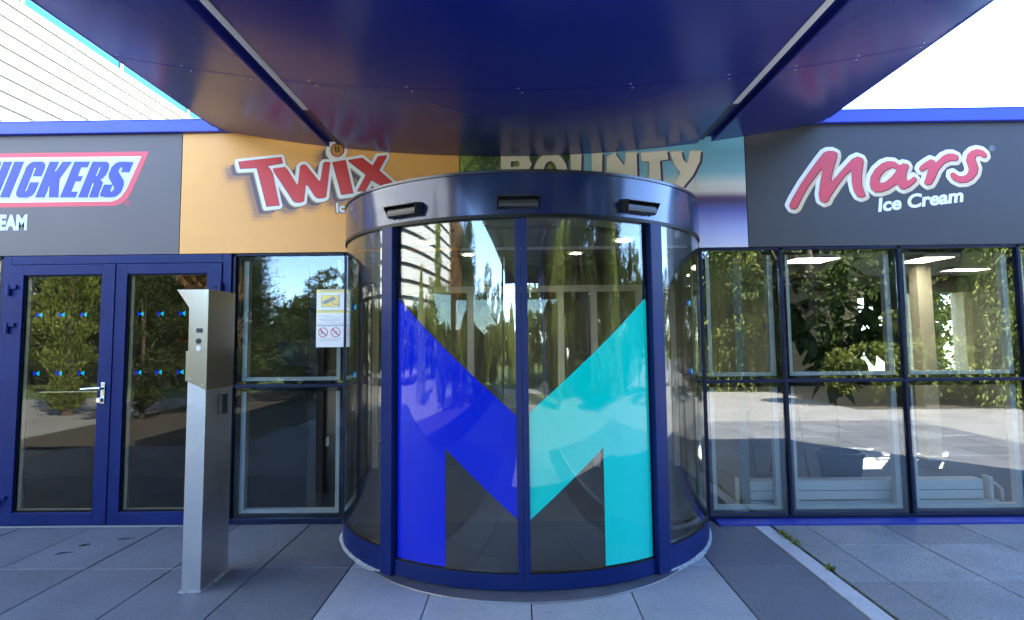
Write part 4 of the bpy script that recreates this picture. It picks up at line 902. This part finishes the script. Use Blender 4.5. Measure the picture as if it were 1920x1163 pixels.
# ================================================================== small things on the paving
def fallen(x, y, ln, w, rot, label, bend):
    g = MB(); n = 6; v = []
    for k in range(n+1):
        t = k/n; ww = w*math.sin(math.pi*(t*.96+.02))+.001; c = bend*math.sin(math.pi*t)
        v += [(ln*(t-.5), c-ww, .006+.010*t*(1-t)*4), (ln*(t-.5), c, .003+.008*t), (ln*(t-.5), c+ww, .007+.006*t)]
    f = [(3*k+j, 3*k+j+1, 3*k+4+j, 3*k+3+j) for k in range(n) for j in range(2)]
    o = g.add(v, f).build('fallen_leaf', 'leaf_dry', None, 0, 80); o.location = (x, y, 0); o.rotation_euler = (0, 0, rot)
    tag(o, label, 'leaf', 'dry leaves on the paving')
fallen(-3.42, -.53, .075, .018, .3, 'short wide dark leaf in the middle of three by the double door', .0)
fallen(-3.44, -.72, .11, .005, .35, 'thin curved dark leaf nearest the camera of three by the double door', .012)
fallen(-3.19, -.385, .12, .005, .15, 'thin dark leaf nearest the double door', -.01)
ms = MB()
for k in range(700):
    y = -rnd.random()**.9*6.0; x = 1.9835+rnd.gauss(0, .0035); s = rnd.uniform(.003, .009); a = rnd.uniform(0, 6.28)
    ms.add([(x, y, -.018), (x+s*math.cos(a), y+s*math.sin(a)*2, -.010+rnd.uniform(0, .013)), (x+s*math.cos(a+1.3), y+s*2*math.sin(a+1.3), -.010+rnd.uniform(0, .012))], [(0, 1, 2)])
tag(ms.build('moss', 'moss'), 'thin line of moss in the open joint beside the kerb', 'moss', None, 'stuff')
wl_ = ['weed tuft in the mossy joint nearest the blue sill', 'second weed tuft from the blue sill in the mossy joint', 'third weed tuft from the blue sill in the mossy joint', 'weed tuft in the mossy joint nearest the camera']
for (y, sc2), lb_ in zip(((-.36, .8), (-.47, 1.1), (-.60, .8), (-1.12, .9)), wl_):
    g = MB()
    for k in range(26):
        a = rnd.uniform(0, 6.28); ln = rnd.uniform(.025, .06)*sc2; w = rnd.uniform(.003, .006); bx, by = rnd.gauss(0, .010), rnd.gauss(0, .022)
        ex, ey = bx+ln*math.cos(a), by+ln*math.sin(a); zz = rnd.uniform(.008, .04)*sc2
        g.add([(bx-w*math.sin(a), by+w*math.cos(a), -.01), (bx+w*math.sin(a), by-w*math.cos(a), -.01), ((bx+ex)/2+w*math.sin(a), (by+ey)/2-w*math.cos(a), zz), ((bx+ex)/2-w*math.sin(a), (by+ey)/2+w*math.cos(a), zz), (ex, ey, zz*.7)], [(0, 1, 2, 3), (3, 2, 4)])
    o = g.build('weed', 'leaf_mid'); o.location = (1.984, y, 0); tag(o, lb_, 'weed', 'weeds in the joint')

# ================================================================== garden behind the camera (seen in the glass)
def np_mesh(name, V, F): me = bpy.data.meshes.new(name); me.from_pydata(V.tolist(), [], F.tolist()); return me
def leaves(centres, dirs, ln, wd, rg):
    """one kite per leaf, along dirs with random roll"""
    n = len(centres); d = dirs/np.linalg.norm(dirs, axis=1, keepdims=True); r = rg.normal(size=(n, 3)); s = np.cross(d, r); s /= np.linalg.norm(s, axis=1, keepdims=True)
    l = (ln*rg.uniform(.6, 1.3, n))[:, None]; w = (wd*rg.uniform(.6, 1.3, n))[:, None]
    V = np.stack([centres, centres+d*l*.45+s*w, centres+d*l, centres+d*l*.45-s*w], 1).reshape(-1, 3); F = np.arange(4*n).reshape(n, 4)
    return V, F
def make_tree(kind, h, rad, n, seed, leafm):
    rg = np.random.default_rng(seed); t = bpy.data.objects.new('tree', None); COL.objects.link(t)
    tr = MB(); rr_ = random.Random(seed); base = .02*h+.04
    tr.tube((0, 0, -.1), (0, 0, h*.45), base, base*.6, 10); tr.tube((0, 0, h*.45), (rr_.uniform(-.1, .1)*rad, 0, h*.93), base*.6, .02, 8)
    C = []; D = []
    if kind == 'broad':
        ncl = 46; cl = []
        for k in range(ncl):
            u = rg.normal(size=3); u /= np.linalg.norm(u); q = rg.uniform(.45, 1)**.6
            cl.append((np.array([u[0]*rad*q, u[1]*rad*q, h*.56+u[2]*h*.42*q]), rg.uniform(.16, .30)*rad))
        for c, r in cl[:14]: tr.tube((0, 0, h*rr_.uniform(.22, .5)), tuple(c), base*.35, .015, 6)
        per = n//ncl
        for c, r in cl:
            u = rg.normal(size=(per, 3)); u /= np.linalg.norm(u, axis=1, keepdims=True)
            C.append(c+u*r*rg.uniform(.5, 1.05, (per, 1))*np.array([1, 1, .75])); D.append(u+rg.normal(size=(per, 3))*.6+np.array([0, 0, -.3]))
        ln, wd = .16, .05
    elif kind == 'weeping':
        m = n//14
        for k in range(m):
            z = h*rg.uniform(.03, 1)**.85; q = rad*(1-z/h)**.75+.12; a = rg.uniform(0, 6.283); rr2 = q*rg.uniform(.55, 1)
            p0 = np.array([rr2*math.cos(a), rr2*math.sin(a), z]); k2 = np.arange(14)
            out = np.array([math.cos(a), math.sin(a), 0]); P = p0+out*(.02*k2[:, None])*rg.uniform(.2, 1)+np.array([0, 0, -1])*(k2[:, None]*.055)+rg.normal(size=(14, 3))*.03
            C.append(P); D.append(np.tile(np.array([0, 0, -1.]), (14, 1))+out*.4+rg.normal(size=(14, 3))*.35)
        ln, wd = .15, .026
    elif kind == 'cypress':
        z = h*rg.uniform(.02, 1, n); q = rad*np.sin(np.pi*np.clip((z/h)*.86+.12, 0, 1))**.8*rg.uniform(.65, 1.05, n)*(1+.25*np.sin(z*5+rg.uniform(0, 6))); a = rg.uniform(0, 6.283, n)
        q *= 1+.22*np.sin(a*5+z*2)
        C.append(np.c_[q*np.cos(a), q*np.sin(a), z]); D.append(np.c_[.35*np.cos(a), .35*np.sin(a), np.ones(n)]+rg.normal(size=(n, 3))*.3); ln, wd = .22, .035
    else:  # pine: feathery boughs rising at the tips
        nb = 60
        for k in range(nb):
            z = h*(.12+.85*(k/nb)); L2 = rad*(1-.75*(k/nb))*rg.uniform(.7, 1.15); a = k*2.4+rg.uniform(-.3, .3); per = n//nb
            t_ = rg.uniform(.15, 1, per); b = np.c_[L2*t_*math.cos(a), L2*t_*math.sin(a), z+L2*(.05+.35*t_**2)]
            C.append(b+rg.normal(size=(per, 3))*np.array([.16, .16, .09])*(.4+t_[:, None])); D.append(np.tile([math.cos(a), math.sin(a), .8], (per, 1))+rg.normal(size=(per, 3))*.7)
            tr.tube((0, 0, z-.05), (L2*.9*math.cos(a), L2*.9*math.sin(a), z+L2*.3), .03, .008, 5)
        ln, wd = .20, .013
    V, F = leaves(np.vstack(C), np.vstack(D), ln, wd, rg)
    link('crown', np_mesh('crown', V, F), leafm, t); tr.build('trunk', 'bark', t, 0, 60)
    return t
used_p = {}
def tree(proto, x, y, s, rot, label, name='tree', cat='tree', grp='trees mirrored in the glass'):
    o = copy_tree(proto) if id(proto) in used_p else proto
    used_p[id(proto)] = proto; o.name = name
    o.location = (x, y, -.05); o.scale = (s, s, s*rnd.uniform(.95, 1.08)); o.rotation_euler = (0, 0, rot); tag(o, label, cat, grp)
T_b = make_tree('broad', 7.5, 2.9, 15000, 1, 'leaf_dark'); T_b2 = make_tree('broad', 6.5, 2.3, 12000, 2, 'leaf_mid')
T_w = make_tree('weeping', 7.5, 1.6, 22000, 3, 'leaf_light'); T_c = make_tree('cypress', 8.5, .75, 9000, 4, 'leaf_light')
T_r = make_tree('cypress', 8.0, .55, 7000, 5, 'leaf_rust'); T_p = make_tree('pine', 6.2, 2.7, 26000, 6, 'leaf_pine')
T_h = make_tree('broad', 1.9, 1.25, 7000, 8, 'leaf_mid')
# right-hand grove (mirrored in the window wall)
G2 = 'trees mirrored in the right windows'
tree(T_w, 11.4, -8.9, .95, .3, 'pale green weeping conifer mirrored in the third right pane', 'weeping_tree', grp=G2)
tree(T_w, 6.6, -14.0, .85, 1.4, 'pale weeping conifer mirrored in the first right pane', 'weeping_tree', grp=G2)
tree(T_b, 8.6, -13.0, 1.0, .2, 'dark broad tree mirrored behind the rubber plant', 'broad_tree', grp=G2)
tree(T_b, 11.6, -13.2, 1.1, 2.1, 'dark broad tree mirrored left of the third right pane', 'broad_tree', grp=G2)
tree(T_b, 14.6, -11.0, 1.1, 4.0, 'dark broad tree mirrored at the right picture edge', 'broad_tree', grp=G2)
tree(T_b, 6.2, -17.8, 1.05, 5.0, 'dark broad tree mirrored at the left of the window wall', 'broad_tree', grp=G2)
tree(T_b, 17.5, -15.5, 1.3, 1.0, 'tall dark tree far back in the right grove', 'broad_tree', grp=G2)
tree(T_b2, 10.0, -10.2, .42, .5, 'small sunlit tree mirrored beside the rubber plant', 'broad_tree', grp=G2)
tree(T_c, 12.9, -9.6, .7, 1.5, 'slim pale conifer mirrored at the right picture edge', 'slim_conifer', grp=G2)
hx = 7.9
k = 0
HL = ['first', 'second', 'third', 'fourth', 'fifth', 'sixth', 'seventh', 'eighth']
while k < 8:
    tree(T_h, hx+k*1.25, -8.9-.15*(k % 3), .72+.12*(k % 2), k*1.1, HL[k]+' low hedge bush from the path, mirrored in the right windows', 'hedge_bush', 'bush', 'low bushes along the right bed'); k += 1
# straight behind: sunlit slim conifers across the lawn (mirrored in the curved doors)
G3 = 'trees mirrored in the curved doors'
tree(T_r, -7.2, -9.0, .95, .4, 'rust brown slim conifer mirrored at the warehouse corner', 'slim_conifer', grp=G3)
tree(T_w, -11.6, -6.4, .5, 2.0, 'small pale weeping conifer mirrored over the warehouse wall', 'weeping_tree', grp=G3)
tree(T_c, -10.2, -8.6, .62, .9, 'narrow pale conifer mirrored over the warehouse wall', 'slim_conifer', grp=G3)
tree(T_c, 3.9, -11.2, .95, 1.9, 'tall pale conifer mirrored in the right curved door', 'slim_conifer', grp=G3)
tree(T_w, 4.4, -17.6, .75, 4.0, 'tall pale weeping conifer mirrored in the right curved door', 'weeping_tree', grp=G3)
tree(T_r, 4.6, -14.4, .95, 2.6, 'rust brown slim conifer mirrored in the right curved door', 'slim_conifer', grp=G3)
for i, (x, y, s, pr, lb_) in enumerate(((-4.2, -19.5, .42, T_c, 'pale conifer far behind the lawn, left of centre in the mirror'), (-2.6, -20.5, .42, T_w, 'pale weeping tree far behind the lawn, left of centre in the mirror'), (-.6, -21.0, .45, T_b2, 'leafy tree far behind the lawn at the centre of the mirror'), (1.4, -20.0, .45, T_w, 'pale weeping tree far behind the lawn, right of centre in the mirror'), (3.2, -21.5, .5, T_b2, 'leafy tree far behind the lawn, right of centre in the mirror'))):
    tree(pr, x, y, s, i*1.3, lb_, 'far_tree', grp='far trees across the lawn')
# left: pine and shrubs mirrored in the left window
G4 = 'trees mirrored in the left window'
tree(T_p, -7.5, -10.4, .68, .2, 'feathery dark pine mirrored at left in the left window', 'pine_tree', grp=G4)
tree(T_p, -5.9, -12.8, .46, 2.2, 'lower feathery pine mirrored in the middle of the left window', 'pine_tree', grp=G4)
tree(T_p, -8.6, -13.6, .75, 4.2, 'dark pine mirrored beyond the left edge of the left window', 'pine_tree', grp=G4)
tree(T_b2, -6.2, -23.0, .62, 1.0, 'sunlit leafy tree mirrored under the camera notice', 'broad_tree', grp=G4)
tree(T_b2, -8.8, -24.0, .72, 3.0, 'sunlit leafy tree mirrored behind the pines', 'broad_tree', grp=G4)
for i in range(4): tree(T_h, -9.4+i*1.3, -16.6-.3*(i % 2), .6, i*.9, HL[i]+' low shrub from the warehouse, mirrored in the left window', 'low_shrub', 'bush', 'low shrubs under the pines')
# behind the building, seen through the rear windows
for i, (x, y, s) in enumerate(((3.2, 9.5, .75), (6.2, 10.5, .85), (9.5, 9.0, .8))):
    tree(T_b2, x, y, s, i*2.0, HL[i]+' leafy tree from the left behind the rear windows', 'yard_tree', grp='trees behind the building')
# garden lamp mirrored in the right curved pane
gl_ = empty('garden_lamp', (3.6, -8.3, -.05), 'slim garden lamp with a pale head mirrored in the curved entrance', 'lamp')
MB().tube((3.6, -8.3, -.05), (3.6, -8.3, 1.15), .03, n=14).build('pole', 'darkmetal', gl_, 0, 40)
g = MB(); n = 18; v = []
for r, z in ((.04, 1.15), (.10, 1.20), (.11, 1.32), (.085, 1.36), (.0, 1.38)): v += [(3.6+r*math.cos(2*math.pi*k/n), -8.3+r*math.sin(2*math.pi*k/n), z) for k in range(n)]
g.add(v, [(j*n+i, j*n+(i+1) % n, (j+1)*n+(i+1) % n, (j+1)*n+i) for j in range(4) for i in range(n)]); g.build('head', 'white', gl_, 0, 40); settle(gl_)

# closing rows of trees round the garden
G5 = 'trees closing the garden at right'
RL = ['first', 'second', 'third', 'fourth', 'fifth', 'sixth', 'seventh', 'eighth', 'ninth']
for i in range(8):
    tree(T_b2 if i % 3 else T_b, 5.6+i*2.3, -18.4-1.3*(i % 2), .85+.1*(i % 3), i*1.7, RL[i]+' tree of the back row mirrored in the right windows, counted from the path', 'row_tree', grp=G5)
for i in range(6):
    tree(T_h, 6.4+i*2.1, -14.6-.5*(i % 2), 1.35, i*1.2+.4, RL[i]+' large shrub of the middle row mirrored in the right windows', 'large_shrub', 'bush', 'large shrubs in the right grove')
G6 = 'trees mirrored in the double door'
for i, (x, y, s_) in enumerate(((-12.9, -17.6, .95), (-14.4, -20.5, 1.05), (-20.0, -28.0, 1.15), (-27.0, -36.0, 1.3), (-33.0, -43.5, 1.4), (-36.5, -45.5, 1.4))):
    tree(T_b, x, y, s_, i*1.1, RL[i]+' dark tree mirrored in the double door, counted from the pine', 'dark_tree', grp=G6)
for i in range(6): tree(T_b, -11.6-i*2.0, -15.6-.4*(i % 2), .25, i*.8, RL[i]+' dark shrub under the trees mirrored in the double door', 'door_shrub', 'bush', 'shrubs under the left trees')
# far belt of wood: one mass
rg = np.random.default_rng(11); n = 26000
ang = rg.uniform(math.pi*1.02, math.pi*1.98, n); rad_ = rg.uniform(34, 44, n); xx = rad_*1.5*np.cos(ang); yy_ = rad_*np.sin(ang)
top = 4.2+1.3*np.sin(xx*.31)+.8*np.sin(xx*.83+1); top = np.where((xx > -22) & (xx < 3), top*.6, top)+np.where(xx > 6, 3, 0)
zz = top*rg.uniform(0, 1, n)**.7
V, F = leaves(np.c_[xx, yy_, zz], rg.normal(size=(n, 3)), .9, .3, rg)
tag(link('far_wood', np_mesh('far_wood', V, F), 'leaf_mid'), 'far belt of green wood mirrored low in the glass', 'wood', None, 'stuff')

for i in range(7):
    tree(T_h, -19.5-.6*(i % 2), 3.5-i*4.2, 1.55, i*.9, RL[i]+' dark hedge shrub along the left, mirrored low in the blue emblem', 'hedge_shrub', 'bush', 'hedge shrubs along the left')
    tree(T_h, -20.3+.6*(i % 2), 1.4-i*4.2, 1.5, i*1.7, RL[i]+' back hedge shrub along the left, mirrored low in the blue emblem', 'hedge_shrub', 'bush', 'hedge shrubs along the left')

for i, (x, y, s_) in enumerate(((15.5, -.8, .62), (17.0, -3.2, .66), (16.2, -5.6, .66), (19.5, 1.6, .66), (18.8, -7.6, .8))):
    tree(T_b2, x, y, s_, i*1.4, RL[i]+' small tree along the right side, mirrored at the right of the curved entrance', 'side_tree', grp='small trees along the right side')

for i, (x, y, s_) in enumerate(((-7.0, -9.0, .42), (-5.4, -10.8, .36), (-6.3, -14.2, .42), (-7.9, -7.6, .36))):
    tree(T_b, x, y, s_, i*1.9, RL[i]+' low dark bush from the warehouse side in the bed mirrored in the left window', 'dark_bush', 'bush', 'dark bushes in the left bed')
